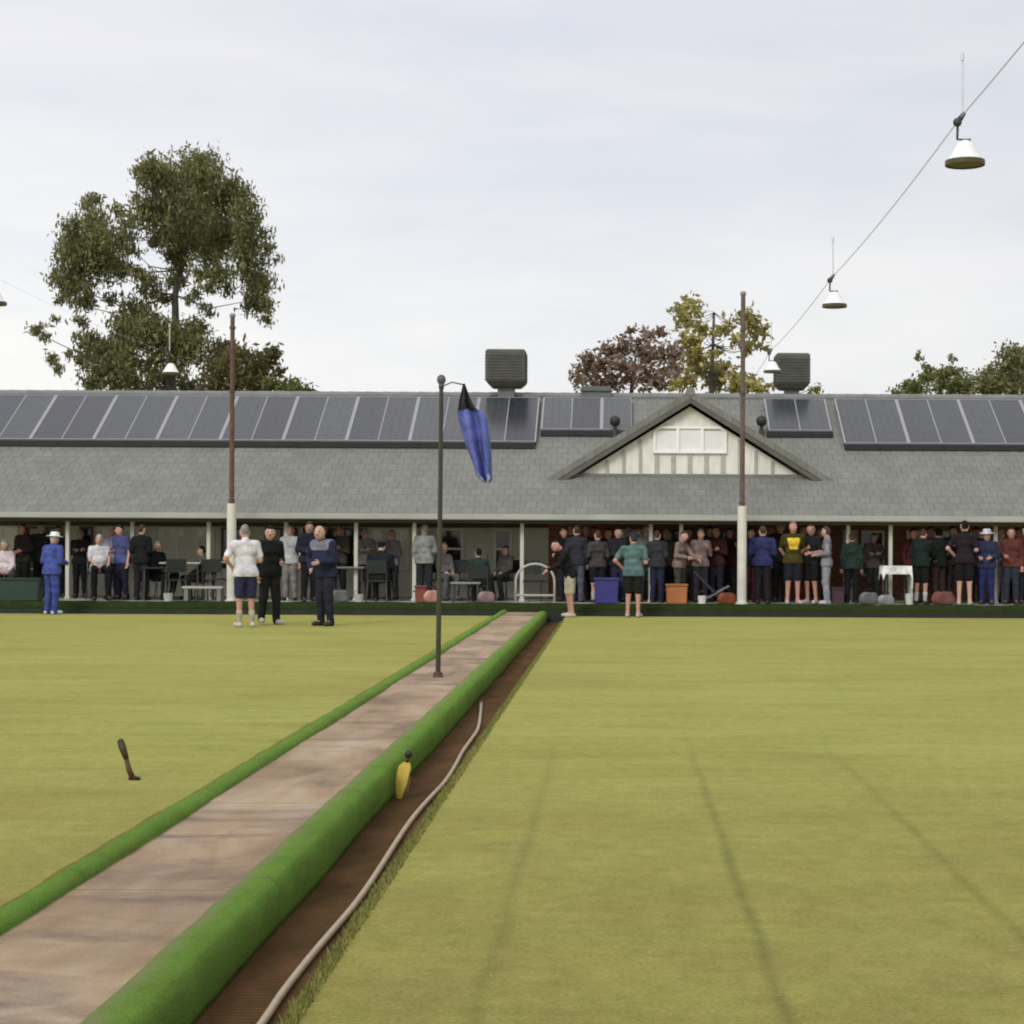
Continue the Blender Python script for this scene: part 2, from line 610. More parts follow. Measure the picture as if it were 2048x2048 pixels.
def swept(name, prof, y0, y1, m, n=260, wob=0.0045, x_seed=0.7):
    """a long turf-covered edge: cross section prof (x, z) swept along Y"""
    vs, fs = [], []
    k = len(prof)
    for i in range(n + 1):
        y = y0 + (y1 - y0) * i / n
        # slow sag and small wrinkles along the run
        sag = 0.010 * math.sin(y * 0.9 + x_seed) + 0.007 * math.sin(y * 2.3 + 1.3 * x_seed)
        for (x, z) in prof:
            top_ = max(0.0, z) / 0.08
            vs.append((x + random.uniform(-wob, wob) + sag * 0.6, y, z + random.uniform(-wob, wob) * 0.6 + sag * 0.5 * top_))
    for i in range(n):
        for j in range(k - 1):
            fs.append((i * k + j, i * k + j + 1, (i + 1) * k + j + 1, (i + 1) * k + j))
    fs.append(tuple(range(k)))
    fs.append(tuple(n * k + j for j in reversed(range(k))))
    mb = MB().add(vs, fs)
    return mb.build(name, m, smooth=True)


TURF = turf_material('artificial_turf', (0.180, 0.320, 0.055), worn=(-1.47, -1.54))
TURF_LIP = turf_material('artificial_turf', (0.180, 0.320, 0.055))
bank = swept('turf_bank', [(-1.56, 0.03), (-1.56, 0.064), (-1.545, 0.076), (-1.49, 0.080), (-1.435, 0.077), (-1.408, 0.062), (-1.396, 0.030), (-1.392, -0.01), (-1.397, -0.06), (-1.405, -0.11), (-1.412, -0.15), (-1.56, -0.15)], -12, 35.9, TURF)
struct(bank)
lip = swept('turf_bank', [(-2.20, 0.03), (-2.20, 0.075), (-2.225, 0.10), (-2.27, 0.105), (-2.31, 0.09), (-2.33, 0.03), (-2.34, -0.15), (-2.20, -0.15)], -12, 35.9, TURF_LIP)
struct(lip)

d = MB()
d.box((-1.42, -12, -0.19), (-0.98, 35.6, -0.148))
DM = ditch_material()
struct(d.build('ditch', DM))
d = MB()
d.box((-2.5, -12, -0.19), (-2.3, 35.6, -0.148))
struct(d.build('ditch', DM))
d = MB()
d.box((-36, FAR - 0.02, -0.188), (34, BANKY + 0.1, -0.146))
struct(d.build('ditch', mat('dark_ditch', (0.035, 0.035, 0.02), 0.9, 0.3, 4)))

# far bank: turf face with the ditch shade added below as a dark strip
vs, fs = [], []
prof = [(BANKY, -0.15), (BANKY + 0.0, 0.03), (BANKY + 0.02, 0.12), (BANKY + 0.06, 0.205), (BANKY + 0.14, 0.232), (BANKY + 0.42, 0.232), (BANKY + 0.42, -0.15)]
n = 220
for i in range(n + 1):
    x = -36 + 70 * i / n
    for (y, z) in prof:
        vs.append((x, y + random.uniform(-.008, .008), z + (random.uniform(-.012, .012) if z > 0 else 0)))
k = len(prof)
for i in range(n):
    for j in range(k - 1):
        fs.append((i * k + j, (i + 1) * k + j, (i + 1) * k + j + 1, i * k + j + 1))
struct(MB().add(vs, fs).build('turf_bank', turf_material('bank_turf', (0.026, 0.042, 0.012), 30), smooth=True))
ditch_shade = MB()
ditch_shade.box((-36, BANKY - 0.05, -0.146), (34, BANKY - 0.015, 0.075))
struct(ditch_shade.build('ditch_shade_strip', mat('ditch_shade_black', (0.02, 0.022, 0.018), 0.6, 0.3, 3)))

pv = MB()
pv.box((-36, BANKY + 0.30, -0.1), (34, 47.5, FLOOR))
struct(pv.build('pavement', mat('verandah_concrete', (0.40, 0.395, 0.34), 0.8, 0.2, 1.5, 0.1, 30)))

# ------------------------------------------------------------------ clubhouse
EY, EZ, TAN = 37.2, 2.07, 0.60
RIDGE_Y = 41.95


def roof_z(Y):
    return EZ + TAN * (Y - EY)


RIDGE_Z = roof_z(RIDGE_Y)
club = thing('clubhouse', (0, 40, FLOOR), 'long low clubhouse with grey tiled roof, cream gable and open verandah behind the far bank', 'building')


def cpart(mb, name, m, **kw):
    o = mb.build(name, m, **kw)
    o.parent = club
    o.matrix_parent_inverse = Matrix.Translation((0, -40, -FLOOR))
    return o


TILE = roof_material()
sl = math.sqrt(1 + TAN * TAN)
uvf = lambda co: (co.x, (co.y - EY) * sl)
r = MB()
BACK_Y = 47.2
bz = RIDGE_Z - TAN * (BACK_Y - RIDGE_Y)
t = 0.09
secs = []
for X in (BX0, BX1):
    secs += [(X, EY, EZ), (X, RIDGE_Y, RIDGE_Z), (X, BACK_Y, bz), (X, BACK_Y, bz - t), (X, RIDGE_Y, RIDGE_Z - t), (X, EY, EZ - t)]
r.add(secs, [(0, 6, 7, 1), (1, 7, 8, 2), (2, 8, 9, 3), (3, 9, 10, 4), (4, 10, 11, 5), (5, 11, 6, 0), (0, 1, 2, 3, 4, 5), (6, 7, 8, 9, 10, 11)])
roof = cpart(r, 'roof', TILE, uv=uvf)
rc = MB()
for i in range(int((BX1 - BX0) / 0.42)):
    x = BX0 + i * 0.42
    rc.tube([(x, RIDGE_Y, RIDGE_Z + 0.0), (x + 0.43, RIDGE_Y, RIDGE_Z + 0.0)], [0.105, 0.095], 10)
cap = rc.build('ridge_capping', mat('ridge_tile', (0.20, 0.205, 0.195), 0.75, 0.15, 2), parent=roof)
gt = MB()
gt.box((BX0, EY - 0.14, EZ - 0.13), (BX1, EY - 0.008, EZ - 0.004))
cpart(gt, 'gutter', mat('gutter_grey', (0.37, 0.375, 0.34), 0.5, 0.1, 1.2), bevel=0.015)
fa = MB()
fa.box((BX0, EY + 0.01, EZ - 0.20), (BX1, EY + 0.05, EZ - 0.095))
cpart(fa, 'fascia', mat('fascia_olive', (0.06, 0.062, 0.045), 0.7, 0.15, 2))
WY = 40.2            # front wall of the club rooms
WT = 2.06
ce = MB()
ce.box((BX0, EY + 0.06, 1.99), (BX1, WY - 0.003, 2.03))
cpart(ce, 'ceiling', mat('verandah_lining', (0.42, 0.42, 0.35), 0.8, 0.1, 1.5))

CREAM = mat('cream_paint', (0.42, 0.41, 0.34), 0.7, 0.1, 1.2, 0.1, 20)
OLIVE = mat('olive_trim', (0.085, 0.085, 0.06), 0.7, 0.15, 3)
split_x = xd(1035, WY)
w1 = MB()
w1.box((BX0, WY, FLOOR), (split_x, WY + 0.22, 1.985))
w1.box((BX0 + 0.2, WY + 0.22, FLOOR), (BX0, BACK_Y - 0.4, 1.95))
wl = cpart(w1, 'wall', mat('wall_olive_cream', (0.66, 0.65, 0.55), 0.8, 0.16, 0.8, 0.15, 18))
w2 = MB()
w2.box((split_x, WY, FLOOR), (BX1, WY + 0.22, 1.985))
w2.box((BX1 - 0.2, WY + 0.22, FLOOR), (BX1, BACK_Y - 0.4, 1.95))
wb = cpart(w2, 'wall', brick_material(), uv=lambda co: (co.x + co.y * 0.0, co.z))
wb['label'] = 'red brick wall under the right half of the verandah'
w3 = MB()
w3.box((BX0, BACK_Y - 0.5, FLOOR), (BX1, BACK_Y - 0.3, 1.95))
cpart(w3, 'back_wall', CREAM)
ln = MB()
ln.box((BX0, WY - 0.05, 1.80), (split_x - 0.004, WY - 0.003, 1.985))
cpart(ln, 'wall_top_band', OLIVE)  # dark olive band along the top of the left wall
ln = MB()
ln.box((split_x + 0.004, WY - 0.05, 1.80), (BX1, WY - 0.003, 1.985))
cpart(ln, 'wall_top_band', mat('rust_brown_paint', (0.30, 0.105, 0.05), 0.6, 0.25, 1.5))['label'] = 'rust brown lintel over the right half'
dado = MB()
dado.box((BX0, WY - 0.03, FLOOR), (xd(115, WY), WY - 0.003, 0.80))
cpart(dado, 'dado_panel', mat('dark_green_dado', (0.035, 0.06, 0.035), 0.6, 0.2, 3))

# windows: display-x range, sill, head, kind
GLASS_D, nt, b = principled('dark_glass')
b.inputs['Base Color'].default_value = (0.02, 0.018, 0.016, 1)
b.inputs['Roughness'].default_value = 0.08
GLASS_P, nt, b = principled('curtained_glass')
o_ = N(nt, 'ShaderNodeTexCoord').outputs['Object']
w_ = N(nt, 'ShaderNodeTexWave', wave_type='BANDS', bands_direction='X')
w_.inputs['Scale'].default_value = 5
w_.inputs['Distortion'].default_value = 1.5
nt.links.new(o_, w_.inputs['Vector'])
nt.links.new(ramp(nt, w_.outputs['Fac'], [(0.2, (0.55, 0.56, 0.48)), (0.8, (0.70, 0.70, 0.60))]), b.inputs['Base Color'])
b.inputs['Roughness'].default_value = 0.6
b.inputs['Coat Weight'].default_value = 0.6
b.inputs['Coat Roughness'].default_value = 0.05
WFRAME = mat('window_frame_pale', (0.74, 0.73, 0.67), 0.5, 0.08, 4)
WFRAME_B = mat('window_frame_brown', (0.09, 0.06, 0.045), 0.5, 0.15, 4)


def window(x0, x1, z0, z1, glass, fm, mull=1, transom=None):
    X0, X1 = xd(x0, WY), xd(x1, WY)
    fr = MB()
    tt = 0.05
    yf, yb = WY - 0.045, WY - 0.004
    fr.box((X0, yf, z0), (X0 + tt, yb, z1))
    fr.box((X1 - tt, yf, z0), (X1, yb, z1))
    fr.box((X0 + tt, yf, z1 - tt), (X1 - tt, yb, z1))
    fr.box((X0 + tt, yf, z0), (X1 - tt, yb, z0 + tt))
    for i in range(1, mull):
        xm = X0 + (X1 - X0) * i / mull
        fr.box((xm - 0.02, yf + 0.004, z0 + tt), (xm + 0.02, yb, z1 - tt))
    if transom:
        fr.box((X0 + tt, yf + 0.007, transom - 0.025), (X1 - tt, yb, transom + 0.025))
    w = cpart(fr, 'window', fm)
    pn = MB()
    pn.box((X0 + tt, WY - 0.022, z0 + tt), (X1 - tt, WY - 0.012, z1 - tt))
    q = pn.build('pane', glass)
    q.parent = w
    return w


window(-120, -40, 0.85, 1.78, GLASS_P, WFRAME_B, 2)
window(-25, 36, 0.85, 1.78, GLASS_P, WFRAME, 2)
window(52, 118, 0.84, 1.78, GLASS_D, WFRAME_B, 2)
window(150, 176, 0.85, 1.78, GLASS_D, WFRAME_B, 1)
window(184, 274, 0.85, 1.78, GLASS_P, WFRAME, 2)
window(300, 405, 0.85, 1.78, GLASS_P, WFRAME, 3)
window(418, 470, 0.85, 1.78, GLASS_D, WFRAME_B, 1)
window(500, 562, 0.85, 1.78, GLASS_D, WFRAME_B, 2)
window(572, 690, 0.85, 1.78, GLASS_D, WFRAME_B, 3)
window(698, 772, 0.85, 1.78, GLASS_P, WFRAME, 2)
window(826, 874, 0.62, 1.78, GLASS_D, WFRAME, 1, 1.32)
window(932, 966, 0.62, 1.78, GLASS_D, WFRAME, 1, 1.32)
window(1165, 1215, 0.75, 1.78, GLASS_P, WFRAME, 2)
window(1235, 1300, 0.75, 1.78, GLASS_D, WFRAME_B, 2)
window(1320, 1372, 0.75, 1.78, GLASS_D, WFRAME_B, 2)
window(1625, 1668, 0.75, 1.78, GLASS_D, WFRAME, 1, 1.30)
window(1710, 1800, 0.9, 1.78, GLASS_P, WFRAME, 3)
window(1830, 1868, 0.9, 1.78, GLASS_P, WFRAME, 1)
window(1960, 2040, 0.9, 1.78, GLASS_D, WFRAME, 2)


def door(x0, x1, m, glass=None):
    X0, X1 = xd(x0, WY), xd(x1, WY)
    mb = MB()
    mb.box((X0, WY - 0.04, FLOOR), (X1, WY - 0.004, 1.79))
    for a, bb in ((0.35, 0.95), (1.05, 1.68)):
        mb.box((X0 + 0.09, WY - 0.052, a), (X1 - 0.09, WY - 0.037, bb))
    dd = cpart(mb, 'door', m, bevel=0.008)
    hd = MB()
    hd.tube([(X1 - 0.07, WY - 0.075, 1.1), (X1 - 0.07, WY - 0.075, 1.24)], 0.012, 8)
    hd.box((X1 - 0.085, WY - 0.066, 1.1), (X1 - 0.055, WY - 0.0395, 1.12))
    h = hd.build('handle', mat('dull_steel', (0.4, 0.4, 0.4), 0.35, 0.05, 5, metallic=1))
    h.parent = dd
    return dd


door(880, 926, mat('cream_door', (0.62, 0.59, 0.52), 0.6, 0.08, 3))
door(784, 818, mat('pale_door', (0.55, 0.55, 0.52), 0.6, 0.08, 3))
door(1590, 1618, mat('cream_door', (0.62, 0.59, 0.52)))
door(1060, 1100, mat('rust_red_door', (0.48, 0.11, 0.035), 0.6, 0.15, 3))
door(1110, 1150, mat('rust_red_door', (0.48, 0.11, 0.035)))

POSTM = mat('post_cream', (0.58, 0.57, 0.50), 0.6, 0.1, 3)
for xx in (-60, 128, 250, 394, 540, 672, 782, 985, 1228, 1285, 1600, 1680, 1878, 2000):
    mb = MB()
    X = xd(xx, 37.55)
    mb.box((X - 0.04, 37.51, FLOOR), (X + 0.04, 37.59, 1.985))
    mb.box((X - 0.06, 37.49, FLOOR), (X + 0.06, 37.61, FLOOR + 0.06))
    cpart(mb, 'post', POSTM, bevel=0.006)

# gable over the entrance
GY = 38.72
GC = 1.60
gz0, gzt = 2.97, 4.47


def gslope(dx, top):
    return top - 0.625 * abs(dx)


gw = MB()
hw = (4.45 - gz0) / 0.625
gw.add([(GC - hw, GY, gz0), (GC + hw, GY, gz0), (GC, GY, 4.45), (GC - hw, GY + 0.1, gz0), (GC + hw, GY + 0.1, gz0), (GC, GY + 0.1, 4.45)],
       [(0, 1, 2), (5, 4, 3), (0, 3, 4, 1), (1, 4, 5, 2), (2, 5, 3, 0)])
gwall = cpart(gw, 'gable', board_material())
bt = MB()
for i in range(-6, 7):
    x = i * 0.36
    top = 4.40 - 0.625 * abs(x)
    if top < gz0 + 0.1:
        continue
    if abs(x) < 0.80:
        bt.box((GC + x - 0.045, GY - 0.035, gz0), (GC + x + 0.045, GY - 0.003, 3.42))
    else:
        bt.box((GC + x - 0.032, GY - 0.035, gz0), (GC + x + 0.032, GY - 0.003, top))
bt.build('battens', mat('batten_grey', (0.40, 0.395, 0.345), 0.7, 0.12, 4)).parent = gwall
gwall.children[0].matrix_parent_inverse = Matrix.Identity(4)
si = MB()
si.box((GC - 2.75, GY - 0.10, gz0 - 0.075), (GC + 2.75, GY + 0.1, gz0 - 0.002))
cpart(si, 'gable_sill', mat('sill_grey', (0.16, 0.165, 0.145), 0.7, 0.15, 3))
gf = MB()
x0, x1, z0, z1 = GC - 0.80, GC + 0.80, 3.43, 4.02
tt = 0.055
gf.box((x0, GY - 0.07, z0), (x0 + tt, GY - 0.006, z1 - 0.12))
gf.box((x1 - tt, GY - 0.07, z0), (x1, GY - 0.006, z1 - 0.12))
gf.box((x0 + tt, GY - 0.07, z0), (x1 - tt, GY - 0.006, z0 + tt))
gf.box((x0 + 0.15, GY - 0.07, z1 - tt), (x1 - 0.15, GY - 0.006, z1))
gf.hexa([(x0, GY - 0.07, z1 - 0.12), (x0 + tt, GY - 0.07, z1 - 0.12), (x0 + tt, GY - 0.006, z1 - 0.12), (x0, GY - 0.006, z1 - 0.12),
         (x0 + 0.15, GY - 0.07, z1), (x0 + 0.15, GY - 0.07, z1 - tt), (x0 + 0.15, GY - 0.006, z1 - tt), (x0 + 0.15, GY - 0.006, z1)])
gf.hexa([(x1 - tt, GY - 0.07, z1 - 0.12), (x1, GY - 0.07, z1 - 0.12), (x1, GY - 0.006, z1 - 0.12), (x1 - tt, GY - 0.006, z1 - 0.12),
         (x1 - 0.15, GY - 0.07, z1 - tt), (x1 - 0.15, GY - 0.07, z1), (x1 - 0.15, GY - 0.006, z1), (x1 - 0.15, GY - 0.006, z1 - tt)])
for i in (1, 2):
    xm = x0 + (x1 - x0) * i / 3
    gf.box((xm - 0.036, GY - 0.066, z0 + tt), (xm + 0.036, GY - 0.006, z1 - tt))
gwin = cpart(gf, 'gable_window', mat('white_gloss', (0.86, 0.85, 0.83), 0.4, 0.03, 3))
for i in range(3):
    pm = MB()
    a = x0 + tt + 0.002 + (x1 - x0 - 2 * tt) * i / 3
    pm.box((max(a, x0 + tt), GY - 0.03, z0 + tt), (min(a + (x1 - x0 - 2 * tt) / 3 - 0.004, x1 - tt), GY - 0.01, z1 - (0.10 if i != 1 else tt)))
    q = pm.build('pane', mat('white_blind', (0.76, 0.76, 0.755), 0.3, 0.05, 5))
    q.parent = gwin

BARGE = mat('dark_barge', (0.10, 0.098, 0.086), 0.6, 0.15, 4)
for s in (-1, 1):
    # dark barge board with a grey tiled verge above it
    L = 2.84
    bb = MB()
    a0, a1 = (GC, 4.62), (GC + s * L, 4.62 - 0.625 * L)
    th = 0.11
    yy0, yy1 = GY - 0.26, GY - 0.20
    bb.hexa([(a0[0], yy0, a0[1] - th), (a1[0], yy0, a1[1] - th), (a1[0], yy1, a1[1] - th), (a0[0], yy1, a0[1] - th),
             (a0[0], yy0, a0[1]), (a1[0], yy0, a1[1]), (a1[0], yy1, a1[1]), (a0[0], yy1, a0[1])])
    cpart(bb, 'barge_board', BARGE)
    gr = MB()
    Lr = 3.25
    b1 = (GC + s * Lr, 4.64 - 0.625 * Lr)
    yb = RIDGE_Y
    up = 0.16
    y0_, y1_ = GY - 0.24, yb
    gr.hexa([(a0[0], y0_, 4.625), (b1[0], y0_, b1[1]), (b1[0], y1_, b1[1]), (a0[0], y1_, 4.625),
             (a0[0], y0_, 4.625 + up), (b1[0], y0_, b1[1] + up), (b1[0], y1_, b1[1] + up), (a0[0], y1_, 4.625 + up)])
    cpart(gr, 'gable_roof', TILE, uv=lambda co: (co.y, (co.x - GC) * 1.18))
gc = MB()
for i in range(8):
    y = GY - 0.26 + i * 0.4
    gc.tube([(GC, y, 4.76), (GC, y + 0.41, 4.76)], [0.10, 0.09], 10)
cpart(gc, 'gable_capping', MATS['ridge_tile'])

# ---- solar panels
CELLS = solar_material()
ALU = mat('aluminium_frame', (0.34, 0.34, 0.36), 0.5, 0.06, 4, metallic=0.3)
RAILM = mat('mount_rail_dark', (0.03, 0.032, 0.032), 0.6, 0.1, 4)
sa = math.atan(TAN)


def solar_proto(wid, y0, y1, label, group, fa=0.05, fb=0.016):
    """one framed panel lying 12 cm above the tiles; origin at its lower left corner"""
    ln_ = (y1 - y0) * sl
    root = thing('solar_panel', (0, 0, 0), label, 'solar panel', group)
    root.rotation_euler = (sa, 0, 0)
    fr = 0.022
    mb = MB()
    mb.box((0, 0, 0), (fa, ln_, 0.04))
    mb.box((wid - fb, 0, 0), (wid, ln_, 0.04))
    mb.box((fa, 0, 0), (wid - fb, fr, 0.04))
    mb.box((fa, ln_ - fr, 0), (wid - fb, ln_, 0.04))
    mb.build('frame', ALU, root)
    c = MB()
    c.box((fa, fr, 0.008), (wid - fb, ln_ - fr, 0.034))
    c.build('cells', CELLS, root, uv=lambda co: (co.x, co.y))
    for yr in (0.03, ln_ * 0.75):
        rl = MB()
        rl.box((0.0, yr, -0.075), (wid, yr + 0.04, -0.004))
        rl.build('mounting_rail', RAILM, root)
    return root


def place_panel(root, X, y0, rz=0):
    n_ = Vector((0, -math.sin(sa), math.cos(sa)))
    q = Vector((X, y0, roof_z(y0))) + n_ * 0.085
    root.location = q


def array(x0, x1, pitch, y0, y1, label, group, seam0):
    roots = [None, None]
    x = x0
    i = 0
    while x < x1 - 0.05:
        k_ = i % 2
        if roots[k_] is None:
            roots[k_] = o = solar_proto(pitch - 0.004, y0, y1, label, group, *((0.034, 0.012) if k_ == seam0 else (0.012, 0.034)))
        else:
            o = copy_thing(roots[k_], (0, 0, 0))
            o.rotation_euler = roots[k_].rotation_euler
        place_panel(o, x, y0)
        x += pitch
        i += 1


YB, YT, YS = 39.8, 41.70, 40.32
array(-1.80 - 0.708 * 18, -1.80 + 0.01, 0.708, YB, YT, 'grey blue solar panel in the long array left of the gable', 'solar panels left of the gable', 0)
array(-1.72, 0.35, 0.69, YS, YT, 'shorter solar panel tucked against the left slope of the gable', 'short solar panels left of the gable', 0)
array(3.45, 4.90, 0.72, YS, YT, 'shorter solar panel tucked against the right slope of the gable', 'short solar panels right of the gable', 0)
array(5.10, 5.10 + 0.725 * 10 - 0.1, 0.725, YB, YT, 'grey blue solar panel in the long array right of the gable', 'solar panels right of the gable', 0)

# dark strip added as the shade under the lower edge of each array
fl = MB()
for (x0, x1, yy) in ((BX0 + 8.5, -1.82, YB), (-1.72, 0.4, YS), (3.4, 4.9, YS), (5.1, 12.4, YB)):
    z = roof_z(yy - 0.1)
    fl.box((x0, yy - 0.15, z + 0.004), (x1, yy - 0.06, z + 0.125))
cpart(fl, 'array_shade_strip', mat('array_shade_dark', (0.022, 0.024, 0.024), 0.7, 0.2, 5))

# roof vents either side of the gable
for (xp, yp, lab) in ((1230, 842, 'small black roof vent left of the gable peak'), (1523, 842, 'small black roof vent right of the gable peak')):
    Yv = 40.2
    q = at_depth(xp, yp, Yv)
    v = thing('roof_vent', (q.x, Yv, roof_z(Yv) - 0.02), lab, 'vent', 'black roof vents')
    mb = MB()
    mb.lathe([(0.055, 0), (0.055, 0.2)], seg=12)
    mb.build('duct', mat('vent_grey', (0.06, 0.06, 0.06), 0.6), v)
    mb = MB()
    h = q.z - v.location.z
    mb.lathe([(0.03, h - 0.12), (0.10, h - 0.09), (0.125, h), (0.10, h + 0.08), (0.04, h + 0.12), (0.001, h + 0.125)], seg=14)
    mb.tube([(0, 0, 0.1), (0, 0, h - 0.08)], 0.045, 10)
    mb.build('cowl', mat('vent_black', (0.025, 0.025, 0.025), 0.5), v, smooth=True)

# evaporative coolers on the ridge
COOL = mat('cooler_green_grey', (0.082, 0.083, 0.068), 0.55, 0.15, 3, 0.1, 30)
COOLD = mat('cooler_louvre_dark', (0.05, 0.05, 0.043), 0.6, 0.2, 6)


def cooler(xc, y0p, y1p, w, Yc, lab):
    base = at_depth(xc, y1p, Yc)
    top = at_depth(xc, y0p, Yc)
    h = top.z - base.z
    zr = RIDGE_Z - TAN * abs(Yc - RIDGE_Y) - 0.02
    t_ = thing('evaporative_cooler', (base.x, Yc, zr), lab, 'air cooler', 'evaporative coolers on the ridge')
    zb = base.z - zr
    hw_ = w / 2
    mb = MB()
    c_ = 0.14 * h

    def ring(s, z):
        return [(-s, -s, z), (s, -s, z), (s, s, z), (-s, s, z)]
    vs = ring(hw_ * 0.72, zb) + ring(hw_ * 0.97, zb + c_) + ring(hw_, zb + c_ * 1.15) + ring(hw_, zb + h - 0.05) + ring(hw_ * 0.95, zb + h)
    fs = [(3, 2, 1, 0), (16, 17, 18, 19)]
    for i in range(4):
        for j in range(4):
            fs.append((i * 4 + j, i * 4 + (j + 1) % 4, (i + 1) * 4 + (j + 1) % 4, (i + 1) * 4 + j))
    mb.add(vs, fs)
    bd = mb.build('cabinet', COOL, t_, bevel=0.02)
    for k in range(4):
        lm = MB()
        rot = Matrix.Rotation(k * math.pi / 2, 4, 'Z')
        nl = 9
        z0_, z1_ = zb + c_ * 1.3, zb + h - 0.09
        for j in range(nl):
            za = z0_ + (z1_ - z0_) * j / nl
            zc = za + (z1_ - z0_) / nl * 0.62
            pts = [(-hw_ * 0.86, -hw_ - 0.016, za), (hw_ * 0.86, -hw_ - 0.016, za), (hw_ * 0.86, -hw_ - 0.002, zc), (-hw_ * 0.86, -hw_ - 0.002, zc),
                   (-hw_ * 0.86, -hw_ - 0.010, za + 0.008), (hw_ * 0.86, -hw_ - 0.010, za + 0.008), (hw_ * 0.86, -hw_ + 0.004, zc + 0.008), (-hw_ * 0.86, -hw_ + 0.004, zc + 0.008)]
            lm.hexa([rot @ Vector(p_) for p_ in pts])
        lm.build('louvre_panel', COOLD, t_)
    nm = MB()
    nm.box((-hw_ * 0.42, -hw_ * 0.42, -0.25), (hw_ * 0.42, hw_ * 0.42, zb + 0.02))
    nm.build('duct', mat('duct_grey', (0.14, 0.145, 0.145), 0.5, 0.1, 3), t_)
    fm = MB()
    yl = hw_ * 0.75
    for s in (-1, 1):
        fm.hexa([(-hw_ * 0.8, 0, 0.045), (hw_ * 0.8, 0, 0.045), (hw_ * 0.8, s * yl, 0.045 - TAN * yl), (-hw_ * 0.8, s * yl, 0.045 - TAN * yl),
                 (-hw_ * 0.8, 0, 0.10), (hw_ * 0.8, 0, 0.10), (hw_ * 0.8, s * yl, 0.10 - TAN * yl), (-hw_ * 0.8, s * yl, 0.10 - TAN * yl)])
    fm.build('flashing', mat('flashing_dark', (0.07, 0.075, 0.073), 0.55, 0.15, 4), t_)
    return t_


cooler(1013, 702, 776, 0.94, 41.95, 'large dark grey evaporative cooler on the roof ridge left of the gable')
cooler(1583, 709, 780, 0.80, 42.2, 'smaller dark grey evaporative cooler on the roof ridge right of the light pole')

# little low ridge vents seen as bumps on the ridge
for (xp, yp, w_m, h_m, lab) in ((1193, 768, 0.70, 0.22, 'low dark ridge ventilator in front of the purple leaved tree'), (1663, 777, 0.5, 0.16, 'low dark ridge ventilator right of the smaller cooler')):
    q = at_depth(xp, yp, RIDGE_Y)
    if xp > 1600:
        continue
    v = thing('ridge_ventilator', (q.x, RIDGE_Y, RIDGE_Z + 0.03), lab, 'vent')
    mb = MB()
    mb.box((-w_m / 2, -0.14, -0.06), (w_m / 2, 0.14, h_m * 0.45))
    mb.build('base', mat('duct_grey', (0.14, 0.145, 0.145)), v, bevel=0.01)
    mb = MB()
    mb.hexa([(-w_m / 2 - .03, -0.2, h_m * .45), (w_m / 2 + .03, -0.2, h_m * .45), (w_m / 2 + .03, 0.2, h_m * .45), (-w_m / 2 - .03, 0.2, h_m * .45),
             (-w_m / 2 + .02, -0.05, h_m), (w_m / 2 - .02, -0.05, h_m), (w_m / 2 - .02, 0.05, h_m), (-w_m / 2 + .02, 0.05, h_m)])
    mb.build('hood', mat('flashing_dark', (0.07, 0.075, 0.073)), v)

# ------------------------------------------------------------------ light poles, cables, lamps
def light_pole(xp, ytop, lab, upper_col, wlow=0.095):
    q = on_z(xp, 1208 + ROLL * (xp - PX), FLOOR)
    Yp = 36.42
    X = (xp - PX) * Yp / F
    top = at_depth(xp, ytop, Yp).z
    t_ = thing('light_pole', (X, Yp, FLOOR), lab, 'light pole', 'light poles on the far bank')
    h = top - FLOOR
    mb = MB()
    mb.tube([(0, 0, 0), (0, 0, 2.02)], wlow, 16)
    mb.tube([(0, 0, 0), (0, 0, 0.05)], wlow + 0.03, 16)
    mb.build('white_sleeve', mat('pole_white', (0.62, 0.60, 0.54), 0.55, 0.14, 3, 0.1, 20), t_, smooth=False)
    mb = MB()
    mb.tube([(0, 0, 2.02), (0, 0, h)], [0.052, 0.046], 12)
    mb.build('mast', upper_col, t_)
    mb = MB()
    mb.lathe([(0.06, h - 0.02), (0.065, h + 0.01), (0.05, h + 0.05), (0.001, h + 0.06)], seg=12)
    mb.build('cap', mat('pole_cap_grey', (0.25, 0.25, 0.26), 0.5), t_)
    for zc in (2.05, 4.3, 5.6):
        mb = MB()
        mb.tube([(0, 0, zc), (0, 0, zc + 0.05)], 0.066, 12)
        mb.build('clamp_band', mat('band_brown', (0.10, 0.065, 0.05), 0.6), t_)
    return t_


RUST = mat('pole_rust_brown', (0.115, 0.062, 0.045), 0.6, 0.25, 5)
light_pole(463, 632, 'slim brown light pole with white lower sleeve in front of the big gum tree', RUST)
light_pole(1484, 588, 'taller brown light pole with white lower sleeve right of the gable', mat('pole_grey_brown', (0.12, 0.085, 0.07), 0.6, 0.25, 5))

WHITE = mat('lamp_white_enamel', (0.84, 0.84, 0.82), 0.35, 0.03, 5)
LDARK = mat('lamp_dark_metal', (0.045, 0.045, 0.045), 0.5, 0.2, 10)
LRIM = mat('lamp_rim_bronze', (0.075, 0.062, 0.03), 0.45, 0.2, 10)
GREYM = mat('galvanised', (0.62, 0.62, 0.68), 0.45, 0.1, 10, metallic=0.3)


